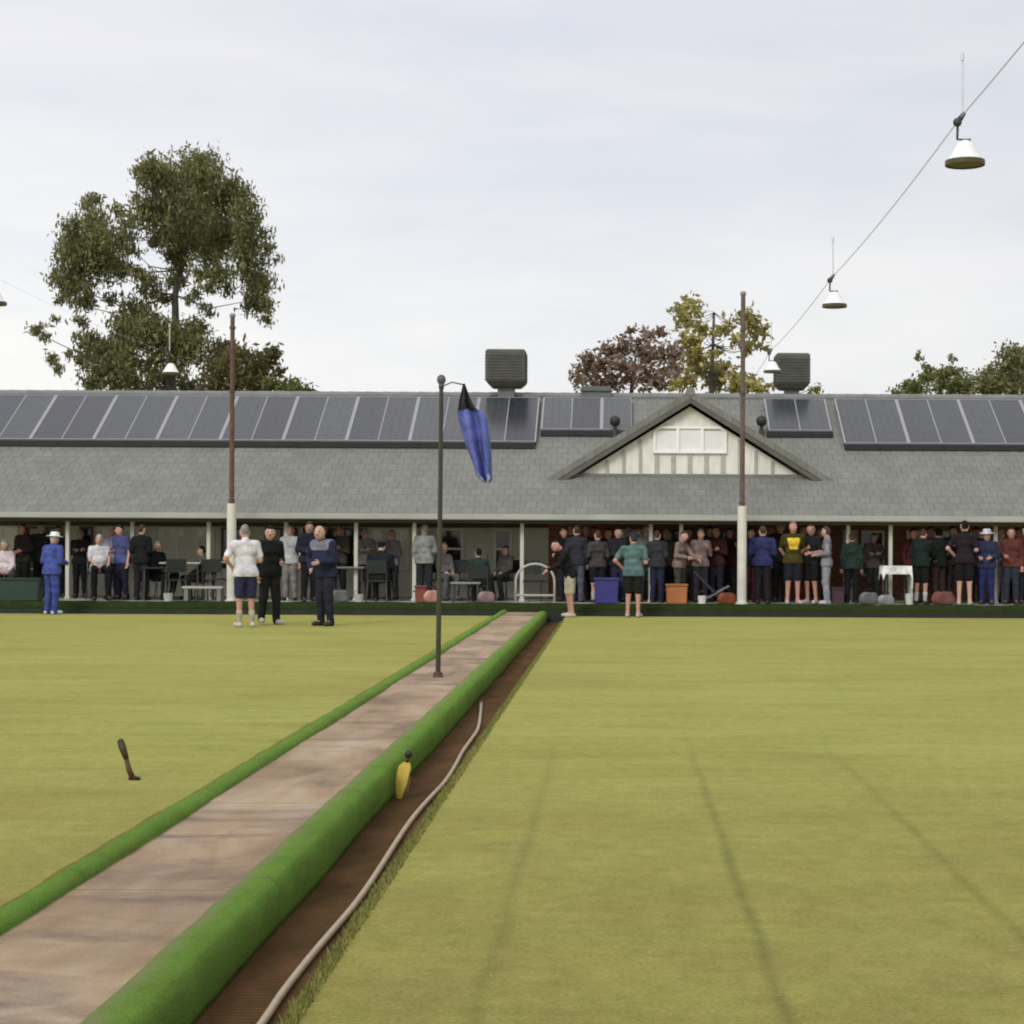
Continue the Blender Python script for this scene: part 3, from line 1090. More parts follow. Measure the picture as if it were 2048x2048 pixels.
def lamp(loc, lab, group):
    """enamel floodlight shade hung under a clamp on the cable; origin at the cable"""
    t_ = thing('hanging_floodlight', loc, lab, 'floodlight', group)
    mb = MB()
    mb.tube([(0.015, 0, 0.02), (0.012, 0, 0.47)], 0.0075, 8)
    mb.tube([(0.012, 0, 0.42), (0.012, 0, 0.475)], 0.014, 8)
    mb.build('hanger_rod', GREYM, t_)
    mb = MB()
    mb.ball((-0.022, 0, -0.035), 0.034, 10)
    mb.tube([(-0.022, 0, -0.035), (0.03, 0, 0.035)], [0.026, 0.014], 8)
    mb.tube([(-0.02, 0, -0.06), (-0.022, 0, -0.16), (0.04, 0, -0.165)], 0.010, 8)
    mb.tube([(0.015, 0, -0.17), (0.075, 0, -0.165)], 0.012, 8)
    mb.build('dark_piece', LDARK, t_, smooth=True)
    mb = MB()
    cx = 0.035
    out = [(0.03, -0.17), (0.055, -0.185), (0.075, -0.22), (0.10, -0.27), (0.135, -0.315), (0.142, -0.325)]
    inn = [(0.138, -0.325), (0.13, -0.312), (0.095, -0.272), (0.068, -0.225), (0.04, -0.19), (0.001, -0.185)]
    mb.lathe([(0.001, -0.168)] + out + inn, center=(cx, 0, 0), seg=24)
    mb.build('shade', WHITE, t_, smooth=True)
    mb = MB()
    mb.lathe([(0.139, -0.318), (0.1465, -0.318), (0.1465, -0.352), (0.136, -0.352), (0.139, -0.318)], center=(cx, 0, 0), seg=24)
    mb.lathe([(0.136, -0.345), (0.001, -0.349)], center=(cx, 0, 0), seg=24)
    mb.build('rim', LRIM, t_)
    return t_


CZ = 4.62
proto = lamp((2.52, 13.07, CZ), 'largest white enamel floodlight hanging from the cable high at the right', 'white floodlights hung on the cables')
copy_thing(proto, (2.53, 20.95, CZ), 'white floodlight hanging second along the right cable, against open sky')
copy_thing(proto, (2.49, 28.8, CZ - 0.02), 'white floodlight hanging beside the smaller roof cooler')
copy_thing(proto, (-7.27, 28.8, CZ - 0.1), 'white floodlight hanging in front of the big gum tree')
copy_thing(proto, (-7.44, 21.1, CZ), 'white floodlight cut by the left edge of the photo')


def cable(name, pts, r, lab):
    # sagging wire through the clamp points
    path = []
    for a, b_ in zip(pts[:-1], pts[1:]):
        a, b_ = Vector(a), Vector(b_)
        for i in range(8):
            u = i / 8
            q = a.lerp(b_, u)
            q.z -= 0.05 * 4 * u * (1 - u)
            path.append(q)
    path.append(Vector(pts[-1]))
    o = MB().tube(path, r, 6).build(name, GREYM, smooth=True)
    return tag(o, lab, 'cable', 'lighting cables over the greens')


cable('lighting_cable', [(2.5, -3, CZ + 0.1), (2.5, 5.2, CZ + 0.05), (2.52, 13.07, CZ), (2.53, 20.95, CZ), (2.49, 28.8, CZ - 0.02), (2.58, 36.37, CZ)], 0.0045, 'thin grey cable carrying floodlights from the upper right corner to the right pole')
cable('lighting_cable', [(-7.27, -3, CZ + 0.1), (-7.27, 5.2, CZ + 0.05), (-7.50, 13.07, CZ), (-7.44, 21.1, CZ), (-7.27, 28.8, CZ - 0.1), (-7.85, 36.37, CZ)], 0.0013, 'thin grey cable carrying floodlights to the left light pole')

# ------------------------------------------------------------------ flag pole on the path and its limp blue flag
fp = on_z(876, 1354, 0.06)
pole = thing('flag_pole', fp, 'slim dark pole with round finial standing on the path between the greens', 'pole')
ph = at_depth(885, 768, fp.y).z - 0.06
mb = MB()
mb.tube([(0, 0, 0), (0.012, 0, ph * 0.5), (0.02, 0, ph)], [0.027, 0.025, 0.022], 12)
mb.build('shaft', mat('pole_dark_olive', (0.045, 0.045, 0.03), 0.5, 0.25, 4), pole)
mb = MB()
mb.ball((0.02, 0, ph + 0.045), 0.048, 14, sc=(1, 1, 1.15))
mb.tube([(0.02, 0, ph - 0.05), (0.02, 0, ph + 0.02)], 0.028, 12)
mb.build('finial', mat('finial_grey', (0.10, 0.10, 0.105), 0.4), pole, smooth=True)
mb = MB()
mb.tube([(0, 0, 0), (0, 0, 0.05), (0, 0, 0.055)], [0.055, 0.045, 0.03], 14)
mb.build('base_socket', mat('socket_red_brown', (0.10, 0.045, 0.04), 0.7), pole)
mb = MB()
zf = at_depth(928, 770, fp.y).z - 0.06
mb.tube([(0.02, 0, zf - 0.02), (0.13, 0.01, zf + 0.03), (0.25, 0.02, zf + 0.005)], 0.007, 8)
mb.build('arm', mat('arm_dark', (0.05, 0.05, 0.05), 0.5), pole, smooth=True)

# flag: drooping pleated cloth from outline rows (photo pixels) given real pleat depth
rows = [(768, 925, 931), (785, 920, 938), (805, 914, 946), (819, 911, 955), (822, 908, 968), (840, 910, 977), (865, 918, 981), (890, 926, 983), (915, 938, 984), (935, 946, 984), (950, 950, 984), (958, 958, 985), (964, 968, 978)]
nc = 26
vs, fs, ms = [], [], []
NR = 60
ys_ = np.array([r_[0] for r_ in rows], float)
l_ = np.array([r_[1] for r_ in rows], float)
rr_ = np.array([r_[2] for r_ in rows], float)
for i in range(NR + 1):
    y = ys_[0] + (ys_[-1] - ys_[0]) * i / NR
    a = np.interp(y, ys_, l_)
    b_ = np.interp(y, ys_, rr_)
    a, b_ = a + 0.09 * (b_ - a), b_ - 0.05 * (b_ - a)
    for j in range(nc + 1):
        u = j / nc
        q = at_depth(a + (b_ - a) * u, y, fp.y)
        amp = 0.014 + 0.055 * min(1, i / 25)
        vs.append((q.x, q.y + amp * math.sin(u * 11 + i * 0.05) + 0.02 * math.sin(u * 3 + i * 0.11), q.z + 0.006 * math.sin(u * 17)))
for i in range(NR):
    for j in range(nc):
        fs.append((i * (nc + 1) + j, i * (nc + 1) + j + 1, (i + 1) * (nc + 1) + j + 1, (i + 1) * (nc + 1) + j))
        u = (j + 0.5) / nc
        ms.append(1 if i < NR * 0.265 else (2 if (i > NR * 0.955 - 3 * math.sin(j * 0.7)) else 0))
me = bpy.data.meshes.new('blue_flag')
me.from_pydata(vs, [], fs)
for m_ in (cloth((0.125, 0.15, 0.42)), cloth((0.035, 0.035, 0.04)), cloth((0.36, 0.38, 0.52))):
    me.materials.append(m_)
me.polygons.foreach_set('material_index', ms)
me.polygons.foreach_set('use_smooth', [True] * len(me.polygons))
fo = bpy.data.objects.new('flag', me)
C.objects.link(fo)
sm_ = fo.modifiers.new('thickness', 'SOLIDIFY')
sm_.thickness = 0.006
tag(fo, 'limp blue flag with black top and pale tip hanging beside the slim pole', 'flag')

# ------------------------------------------------------------------ hose, yellow marker, dark peg
hp = [(470, 2120), (528, 2041), (562, 1990), (596, 1945), (634, 1898), (671, 1855), (705, 1815), (733, 1777), (762, 1733), (789, 1690), (810, 1658), (832, 1628), (860, 1596), (888, 1566), (908, 1536), (925, 1504), (941, 1481), (955, 1460), (960, 1436), (962, 1408)]
hpath = []
for i, (x, y) in enumerate(hp):
    q = on_z(x, y, -0.132)
    hpath.append(q)
# smooth it
sp = []
for i in range(len(hpath) - 1):
    p0 = hpath[max(i - 1, 0)]
    p1, p2 = hpath[i], hpath[i + 1]
    p3 = hpath[min(i + 2, len(hpath) - 1)]
    for k in range(5):
        t_ = k / 5
        sp.append(0.5 * ((2 * p1) + (p2 - p0) * t_ + (2 * p0 - 5 * p1 + 4 * p2 - p3) * t_ * t_ + (3 * p1 - p0 - 3 * p2 + p3) * t_ ** 3))
sp.append(hpath[-1])
first = sp[0]
sp = [first + Vector((0.05, -2.5, 0)), first + Vector((0.02, -1.2, 0))] + sp
hose = thing('garden_hose', sp[2], 'pale cream hose lying along the brown ditch beside the right green', 'hose')
MB().tube([q - sp[2] for q in sp], 0.0150, 10).build('tube', mat('hose_cream', (0.43, 0.34, 0.24), 0.5, 0.12, 6), hose, smooth=True)
e = sp[-1] - sp[2]
MB().tube([e, e + Vector((-0.004, 0.07, 0.002))], [0.021, 0.018], 10).build('coupling', mat('hose_fitting', (0.28, 0.24, 0.18), 0.4), hose)

# yellow marker leaning on the bank face
mk = on_z(794, 1598, -0.146)
mk.x = -1.362
marker = thing('marker_peg', mk, 'yellow rink marker with black top leaning against the turf bank in the ditch', 'marker')
tilt = Matrix.Rotation(R(-9), 4, 'X') @ Matrix.Rotation(R(8), 4, 'Y')
mb = MB()
pts = [(-0.016, -0.012, 0), (0.016, -0.012, 0), (0.016, 0.012, 0), (-0.016, 0.012, 0),
       (-0.04, -0.014, 0.10), (0.036, -0.014, 0.10), (0.036, 0.014, 0.10), (-0.04, 0.014, 0.10),
       (-0.036, -0.014, 0.20), (0.044, -0.014, 0.20), (0.044, 0.014, 0.20), (-0.036, 0.014, 0.20),
       (-0.01, -0.011, 0.235), (0.034, -0.011, 0.235), (0.034, 0.011, 0.235), (-0.01, 0.011, 0.235)]
fs = [(3, 2, 1, 0), (12, 13, 14, 15)]
for i in range(3):
    for j in range(4):
        fs.append((i * 4 + j, i * 4 + (j + 1) % 4, (i + 1) * 4 + (j + 1) % 4, (i + 1) * 4 + j))
mb.add([tilt @ Vector(q) for q in pts], fs)
mb.build('plate', mat('marker_yellow', (0.50, 0.36, 0.05), 0.5, 0.2, 14), marker, bevel=0.004)
mb = MB()
mb.tube([tilt @ Vector((0.012, 0, 0.23)), tilt @ Vector((0.014, 0, 0.265))], [0.010, 0.010], 8)
mb.ball(tilt @ Vector((0.014, 0, 0.287)), 0.026, 12)
mb.build('knob', mat('marker_black', (0.02, 0.022, 0.012), 0.5), marker, smooth=True)
mb = MB()
mb.hexa([tilt @ Vector(q) for q in ((0.018, -0.004, 0.03), (0.05, 0.0, 0.05), (0.05, 0.02, 0.05), (0.018, 0.02, 0.03), (0.038, -0.004, 0.15), (0.052, 0.0, 0.15), (0.052, 0.02, 0.15), (0.038, 0.02, 0.15))])
mb.build('dark_piece', mat('marker_shade_brown', (0.12, 0.07, 0.02), 0.6), marker)  # brown wedge put in for the dark shade right of the plate

pg = on_z(264, 1560, 0.0)
peg = thing('boundary_peg', pg, 'short dark leaning peg with a small foot standing alone on the left green', 'marker peg')
top = at_depth(240, 1478, pg.y + 0.05) - pg
mb = MB()
mid = top * 0.52 + Vector((0.004, 0, 0))
mb.tube([(0.004, 0, 0.012), top * 0.25, mid], [0.019, 0.017, 0.014], 10)
mb.build('stake', mat('peg_dark_brown', (0.075, 0.030, 0.010), 0.6, 0.3, 20), peg, smooth=True)
mb = MB()
mb.tube([mid, top * 0.78, top * 0.96, top], [0.016, 0.023, 0.021, 0.010], 10)
mb.build('head', mat('peg_olive_top', (0.055, 0.040, 0.012), 0.6, 0.3, 20), peg, smooth=True)
mb = MB()
mb.tube([(-0.016, 0, 0.013), (0.02, -0.004, 0.013), (0.052, -0.01, 0.010)], [0.015, 0.014, 0.009], 10)
mb.build('foot', mat('peg_black', (0.016, 0.015, 0.008), 0.6), peg, smooth=True)

# ------------------------------------------------------------------ trees behind the clubhouse
def leaf_mesh(name, m, pts, size, rng, droop=0.5, wid=0.36):
    """pts: (n,3) leaf centres -> one diamond shaped face per leaf, hanging at random"""
    n = len(pts)
    az = rng.random(n) * 2 * np.pi
    el = -droop + (rng.random(n) - 0.5) * 2.0
    L = size * (0.6 + 0.8 * rng.random(n))
    d = np.stack([np.cos(az) * np.cos(el), np.sin(az) * np.cos(el), np.sin(el)], 1)
    r_ = rng.normal(size=(n, 3))
    s = np.cross(d, r_)
    s /= np.linalg.norm(s, axis=1)[:, None] + 1e-9
    a = pts - d * (L / 2)[:, None]
    b_ = pts + d * (L / 2)[:, None]
    w = s * (L * wid / 2)[:, None]
    v = np.stack([a, pts + w, b_, pts - w], 1).reshape(-1, 3)
    me = bpy.data.meshes.new(name)
    me.vertices.add(4 * n)
    me.vertices.foreach_set('co', v.ravel())
    me.loops.add(4 * n)
    me.loops.foreach_set('vertex_index', np.arange(4 * n, dtype=np.int32))
    me.polygons.add(n)
    me.polygons.foreach_set('loop_start', np.arange(0, 4 * n, 4, dtype=np.int32))
    me.polygons.foreach_set('loop_total', np.full(n, 4, dtype=np.int32))
    me.materials.append(m)
    me.update(calc_edges=True)
    return me


def tree(name, clumps, Y, depth, label, leafm, barkm, trunk, leaf, dens, seed, droop=0.5, wid=0.36, limb_every=2, trunk_r=0.25, group=None, shell=0.5):
    """clumps: photo-pixel discs giving the outline; each becomes a ball of leaves with its own distance inside the crown"""
    rng = np.random.default_rng(seed)
    base = at_depth(trunk[0][0], trunk[0][1], Y)
    base.z = -0.2
    t_ = thing(name, base, label, 'tree', group)
    pts = []
    cents = []
    for (x, y, r_) in clumps:
        dy = (rng.random() - 0.5) * depth
        c = at_depth(x, y, Y + dy)
        rad = r_ * Y / F
        cents.append((c, rad))
        n = int(dens * rad * rad * 150 + 16)
        # each clump is a handful of twig tufts, so the outline is broken
        k = max(4, int(n / 30))
        tc_ = rng.normal(size=(k, 3))
        tc_ /= np.linalg.norm(tc_, axis=1)[:, None]
        tc_ *= (rng.random(k) ** shell * rad * 0.95)[:, None]
        which = rng.integers(0, k, n)
        off = rng.normal(size=(n, 3)) * (rad * 0.20 + 0.06)
        off[:, 2] *= 0.9
        pts.append(np.array([c.x, c.y, c.z]) + tc_[which] + off)
    pts = np.concatenate(pts) - np.array([base.x, base.y, base.z])
    me = leaf_mesh('crown', leafm, pts, leaf, rng, droop, wid)
    cr = bpy.data.objects.new('crown', me)
    C.objects.link(cr)
    cr.parent = t_
    mb = MB()
    tp = [Vector((0, 0, 0))]
    rad = [trunk_r]
    for i, (x, y) in enumerate(trunk[1:]):
        q = at_depth(x, y, Y) - base
        tp.append(q)
        rad.append(trunk_r * (1 - 0.62 * (i + 1) / (len(trunk) - 1)))
    mb.tube(tp, rad, 10)
    # limbs from the nearest lower trunk point to the clumps
    for i, (c, rr_) in enumerate(cents):
        if i % limb_every:
            continue
        q = c - base
        cand = [tt_ for tt_ in range(len(tp)) if tp[tt_].z < q.z + 1.2 and tt_ > 0] or [max(1, len(tp) - 2)]
        s_ = min(cand, key=lambda tt_: (tp[tt_] - q).length)
        a = tp[s_]
        mid = a.lerp(q, 0.5) + Vector((rng.normal() * 0.15, rng.normal() * 0.15, -0.12 * (q - a).length))
        r0 = rad[s_] * 0.36
        mb.tube([a, a.lerp(mid, 0.5) + Vector((0, 0, -0.03)), mid, mid.lerp(q, 0.6), q], [r0, r0 * 0.75, r0 * 0.5, r0 * 0.3, 0.015], 6)
    mb.build('trunk', barkm, t_, smooth=True)
    return t_


GUM = leaf_material('gum_leaves', (0.118, 0.125, 0.046), (0.20, 0.208, 0.082), (0.31, 0.305, 0.155))
BROWN = leaf_material('olive_brown_leaves', (0.075, 0.07, 0.028), (0.125, 0.112, 0.042), (0.16, 0.15, 0.055))
PURPLE = leaf_material('plum_leaves', (0.15, 0.10, 0.065), (0.27, 0.19, 0.14), (0.42, 0.34, 0.29))
YELLOW = leaf_material('autumn_leaves', (0.22, 0.19, 0.055), (0.38, 0.345, 0.12), (0.50, 0.46, 0.2))
GREEN = leaf_material('green_leaves', (0.095, 0.11, 0.03), (0.165, 0.185, 0.055), (0.24, 0.25, 0.095))
BARK = mat('gum_bark', (0.11, 0.095, 0.08), 0.85, 0.3, 6, 0.4, 20)
BARKD = mat('dark_bark', (0.06, 0.045, 0.035), 0.9, 0.3, 6, 0.4, 20)

upper = [(297, 333, 20), (285, 344, 16), (387, 336, 34), (409, 350, 45), (313, 353, 40), (361, 388, 60), (441, 395, 42), (470, 384, 26), (494, 430, 33), (297, 418, 38), (262, 449, 22), (345, 440, 55), (409, 440, 60), (457, 465, 52),
         (503, 478, 33), (377, 478, 50), (425, 504, 42), (499, 523, 38), (354, 515, 32), (319, 476, 18), (515, 565, 34), (509, 600, 30), (531, 612, 18), (534, 640, 11), (537, 497, 13), (438, 545, 28), (423, 572, 16), (420, 625, 9), (392, 545, 14),
         (184, 401, 21), (188, 440, 36), (146, 452, 22), (184, 491, 50), (138, 491, 28), (226, 491, 33), (152, 533, 44), (200, 533, 38), (239, 535, 27), (122, 555, 22), (152, 575, 33), (168, 603, 27), (162, 637, 14), (266, 500, 12), (281, 547, 20), (304, 572, 22), (313, 592, 17), (223, 597, 13),
         (78, 658, 13), (90, 674, 9), (101, 719, 13), (117, 738, 11), (139, 709, 8), (112, 640, 6), (370, 558, 15), (396, 588, 11), (346, 566, 17), (405, 612, 8), (330, 602, 11), (378, 600, 9), (455, 580, 14), (250, 470, 16), (240, 420, 12), (556, 520, 6), (122, 600, 10)]
lower = [(271, 629, 36), (249, 661, 35), (313, 655, 33), (361, 667, 36), (399, 667, 24), (281, 693, 50), (233, 703, 40), (202, 709, 33), (168, 687, 20), (175, 716, 22), (220, 751, 44), (265, 767, 44), (186, 764, 24), (345, 697, 42), (385, 703, 36), (329, 763, 42), (377, 775, 26), (190, 680, 14)]
tree('gum_tree', upper + lower, 60, 6.0, 'tall gum tree with airy dark olive crown rising above the left roof', GUM, BARK,
     [(345, 1000), (340, 800), (345, 720), (351, 640), (350, 590), (362, 540), (378, 470), (388, 380)], 0.20, 14, 3, droop=0.9, wid=0.32, limb_every=3, trunk_r=0.17)
rightb = [(451, 705, 33), (441, 737, 38), (480, 743, 43), (521, 737, 33), (544, 716, 22), (505, 767, 40), (457, 769, 40), (425, 775, 24), (530, 770, 30), (420, 752, 14), (470, 706, 14), (500, 712, 12), (555, 738, 12)]
tree('bushy_tree', rightb, 54, 3.5, 'lower brownish bushy tree behind the left light pole', BROWN, BARKD,
     [(470, 1000), (475, 800), (478, 750), (484, 720)], 0.22, 10.0, 5, droop=0.5, limb_every=3, trunk_r=0.16)
small = [(565, 775, 20), (585, 776, 20), (602, 780, 17), (618, 785, 11), (548, 780, 18)]
tree('bush', small, 52, 1.5, 'small low green bush just showing over the roof right of the gum tree', GREEN, BARKD, [(580, 1000), (582, 810), (584, 780)], 0.19, 14, 6, limb_every=2, trunk_r=0.08)

plum = [(1167, 739, 20), (1174, 718, 18), (1193, 767, 24), (1212, 714, 24), (1238, 702, 24), (1237, 733, 25), (1265, 661, 7), (1276, 689, 20), (1302, 672, 17), (1299, 714, 24), (1288, 756, 28), (1330, 692, 22), (1338, 731, 26), (1321, 767, 22), (1260, 741, 20), (1195, 738, 18), (1160, 765, 16), (1230, 768, 22), (1352, 705, 18), (1355, 760, 20), (1250, 680, 12), (1318, 665, 10)]
tree('plum_tree', plum, 56, 3.5, 'purple brown leaved tree behind the roof left of the gable peak', PURPLE, BARKD,
     [(1265, 1000), (1262, 800), (1265, 755), (1272, 710)], 0.19, 9, 8, droop=0.3, wid=0.5, limb_every=1, trunk_r=0.10)
yel = [(1358, 624, 18), (1383, 615, 20), (1371, 647, 18), (1396, 629, 13), (1408, 666, 12), (1430, 666, 9), (1452, 655, 14), (1492, 640, 18), (1511, 650, 16), (1525, 660, 10), (1475, 681, 12), (1506, 674, 12), (1525, 691, 8), (1497, 700, 12), (1371, 683, 20), (1382, 711, 24), (1410, 719, 15), (1400, 742, 28), (1427, 742, 24), (1422, 767, 28), (1469, 763, 27), (1497, 758, 20), (1517, 772, 18), (1371, 763, 24), (1440, 700, 8), (1450, 735, 12), (1393, 690, 12), (1625, 778, 12)]
tree('autumn_tree', yel, 50, 3.0, 'yellow green autumn tree with bare gaps behind the right light pole', YELLOW, BARK,
     [(1425, 1000), (1424, 800), (1424, 745), (1426, 690), (1428, 625)], 0.19, 9.5, 9, droop=0.3, wid=0.5, limb_every=1, trunk_r=0.09)
r1 = [(1841, 714, 7), (1832, 776, 22), (1860, 757, 20), (1858, 735, 8), (1890, 774, 28), (1904, 718, 6), (1908, 745, 12), (1925, 771, 22), (1808, 780, 14), (1790, 786, 7), (1880, 750, 14)]
tree('round_tree', r1, 62, 3, 'bright green small tree over the roof at the right', GREEN, BARKD, [(1880, 1000), (1880, 800), (1880, 760)], 0.20, 15, 10, limb_every=2, trunk_r=0.12)
r2 = [(1959, 767, 20), (1971, 750, 17), (1994, 757, 25), (2017, 720, 26), (2036, 741, 30), (2017, 776, 30), (2055, 720, 28), (2070, 760, 40), (1975, 778, 20), (2030, 705, 14), (2090, 730, 30)]
tree('round_tree', r2, 58, 3, 'darker olive tree over the roof cut by the right edge', GUM, BARKD, [(2030, 1000), (2030, 800), (2032, 740)], 0.20, 15, 12, limb_every=2, trunk_r=0.16)

# ------------------------------------------------------------------ people: smooth implicit bodies meshed once each
def surface_nets(vol, lo, h):
    ins = vol < 0
    nx, ny, nz = vol.shape
    sl_ = lambda a, o: a[o[0]:nx - 1 + o[0], o[1]:ny - 1 + o[1], o[2]:nz - 1 + o[2]]
    cs = [(i, j, k) for i in (0, 1) for j in (0, 1) for k in (0, 1)]
    cnt = sum(sl_(ins, c).astype(np.int8) for c in cs)
    mixed = (cnt > 0) & (cnt < 8)
    ii = np.argwhere(mixed)
    m = len(ii)
    idx = -np.ones(mixed.shape, np.int64)
    idx[tuple(ii.T)] = np.arange(m)
    acc = np.zeros((m, 3))
    num = np.zeros(m)
    for a in cs:
        for ax in range(3):
            if a[ax]:
                continue
            b_ = list(a)
            b_[ax] = 1
            va = vol[ii[:, 0] + a[0], ii[:, 1] + a[1], ii[:, 2] + a[2]]
            vb = vol[ii[:, 0] + b_[0], ii[:, 1] + b_[1], ii[:, 2] + b_[2]]
            cr = (va < 0) != (vb < 0)
            t_ = np.where(cr, va / np.where(cr, va - vb, 1), 0)
            p_ = np.array(a, float)[None].repeat(m, 0)
            p_[:, ax] += t_
            acc += p_ * cr[:, None]
            num += cr
    v = (ii + acc / num[:, None]) * h + np.array(lo)
    quads = []
    for ax in range(3):
        o1, o2 = [(1, 2), (2, 0), (0, 1)][ax]
        s0 = [slice(None)] * 3
        s1 = [slice(None)] * 3
        s0[ax] = slice(0, -1)
        s1[ax] = slice(1, None)
        a, b_ = ins[tuple(s0)], ins[tuple(s1)]
        e = np.argwhere(a != b_)
        ok = (e[:, o1] > 0) & (e[:, o2] > 0) & (e[:, o1] < vol.shape[o1] - 1) & (e[:, o2] < vol.shape[o2] - 1)
        e = e[ok]
        fl_ = a[tuple(e.T)]
        d1 = np.zeros(3, int)
        d1[o1] = 1
        d2 = np.zeros(3, int)
        d2[o2] = 1
        q = np.stack([idx[tuple((e - d1 - d2).T)], idx[tuple((e - d2).T)], idx[tuple(e.T)], idx[tuple((e - d1).T)]], 1)
        q[~fl_] = q[~fl_][:, ::-1]
        quads.append(q)
    return v, np.concatenate(quads)


def sdf_mesh(prims, k=0.03, h=0.018, fold=0.0, fseed=0, cut=None, ysc=None):
    """prims: ('c', a, b, ra, rb) capsule | ('e', centre, radii) ellipsoid | with optional y flattening"""
    los, his = [], []
    for p_ in prims:
        if p_[0] == 'c':
            r_ = max(p_[3], p_[4])
            los += [np.minimum(p_[1], p_[2]) - r_]
            his += [np.maximum(p_[1], p_[2]) + r_]
        else:
            los.append(np.array(p_[1]) - np.array(p_[2]))
            his.append(np.array(p_[1]) + np.array(p_[2]))
    lo = np.min(los, 0) - 0.06
    hi = np.max(his, 0) + 0.06
    nn = np.ceil((hi - lo) / h).astype(int) + 1
    ax = [lo[i] + h * np.arange(nn[i]) for i in range(3)]
    X, Y, Z = np.meshgrid(*ax, indexing='ij')
    vol = np.full(X.shape, 1.0)
    for p_ in prims:
        # evaluate only in the neighbourhood of each primitive
        if p_[0] == 'c':
            r_ = max(p_[3], p_[4])
            l2, h2 = np.minimum(p_[1], p_[2]) - r_ - 0.09, np.maximum(p_[1], p_[2]) + r_ + 0.09
        else:
            l2, h2 = np.array(p_[1]) - np.array(p_[2]) - 0.09, np.array(p_[1]) + np.array(p_[2]) + 0.09
        i0 = np.clip(((l2 - lo) / h).astype(int), 0, nn)
        i1 = np.clip(((h2 - lo) / h).astype(int) + 2, 0, nn)
        s_ = tuple(slice(i0[i], i1[i]) for i in range(3))
        x, y, z = X[s_], Y[s_], Z[s_]
        if p_[0] == 'c':
            a, b_ = np.array(p_[1], float), np.array(p_[2], float)
            ys = p_[5] if len(p_) > 5 else 1.0
            ba = b_ - a
            pa = [x - a[0], (y - a[1]) / ys, z - a[2]]
            bb = ba.copy()
            bb[1] /= ys
            t_ = np.clip((pa[0] * bb[0] + pa[1] * bb[1] + pa[2] * bb[2]) / max(1e-9, bb @ bb), 0, 1)
            dd = np.sqrt((pa[0] - t_ * bb[0]) ** 2 + (pa[1] - t_ * bb[1]) ** 2 + (pa[2] - t_ * bb[2]) ** 2) - (p_[3] + (p_[4] - p_[3]) * t_)
        else:
            c, r_ = p_[1], p_[2]
            q = np.sqrt(((x - c[0]) / r_[0]) ** 2 + ((y - c[1]) / r_[1]) ** 2 + ((z - c[2]) / r_[2]) ** 2)
            dd = (q - 1) * min(r_)
        old = vol[s_]
        hh = np.clip(0.5 + 0.5 * (old - dd) / k, 0, 1)
        vol[s_] = old + (dd - old) * hh - k * hh * (1 - hh)
    if fold > 0:
        rs = np.random.default_rng(fseed)
        ph = rs.random(6) * 6.28
        vol += fold * (np.sin(Z * 31 + 9 * X + ph[0]) * np.sin(X * 23 + ph[1]) + 0.7 * np.sin(Z * 17 - 14 * Y + ph[2]) + 0.5 * np.sin(X * 47 + Z * 13 + ph[3]))
    if cut is not None:
        vol = np.maximum(vol, cut(X, Y, Z))
    return surface_nets(vol, lo, h)


def mesh_object(name, v, f, mats, parent, extra=None):
    me = bpy.data.meshes.new(name)
    vv = [tuple(p_) for p_ in v]
    ff = [tuple(int(i) for i in q) for q in f]
    mi = [0] * len(ff)
    if extra is not None:
        o_ = len(vv)
        vv += extra.v
        ff += [tuple(i + o_ for i in q) for q in extra.f]
        mi += extra.m
    me.from_pydata(vv, [], ff)
    for m_ in mats:
        me.materials.append(m_)
    me.polygons.foreach_set('material_index', mi)
    me.polygons.foreach_set('use_smooth', [True] * len(ff))
    me.update()
    ob = bpy.data.objects.new(name, me)
    C.objects.link(ob)
    ob.parent = parent
    return ob


ARMS = {
    'down': ((.045, .03, -.275), (.05, -.03, -.52)),
    'front': ((.05, .03, -.27), (-.05, -.21, -.30)),
    'cup': ((.05, .0, -.27), (-.06, -.21, -.12)),
    'hips': ((.15, .07, -.24), (.0, -.05, -.40)),
    'folded': ((.05, -.05, -.27), (-.21, -.19, -.20)),
    'back': ((.05, .11, -.26), (-.10, .17, -.47)),
    'lap': ((.03, -.06, -.26), (-.06, -.26, -.36)),
    'reach': ((.03, -.14, -.22), (-.02, -.34, -.34)),
    'out': ((.10, -.05, -.24), (.20, -.18, -.36)),
    'point': ((.09, -.12, -.14), (.10, -.34, -.04)),
}
SKINS = {'p': (0.50, 0.30, 0.235), 'r': (0.47, 0.255, 0.195), 't': (0.37, 0.215, 0.15), 'd': (0.19, 0.10, 0.065)}
EYE_M = mat('eye_dark', (0.02, 0.015, 0.012), 0.3)
LIP_M = mat('lip', (0.30, 0.11, 0.09), 0.5)


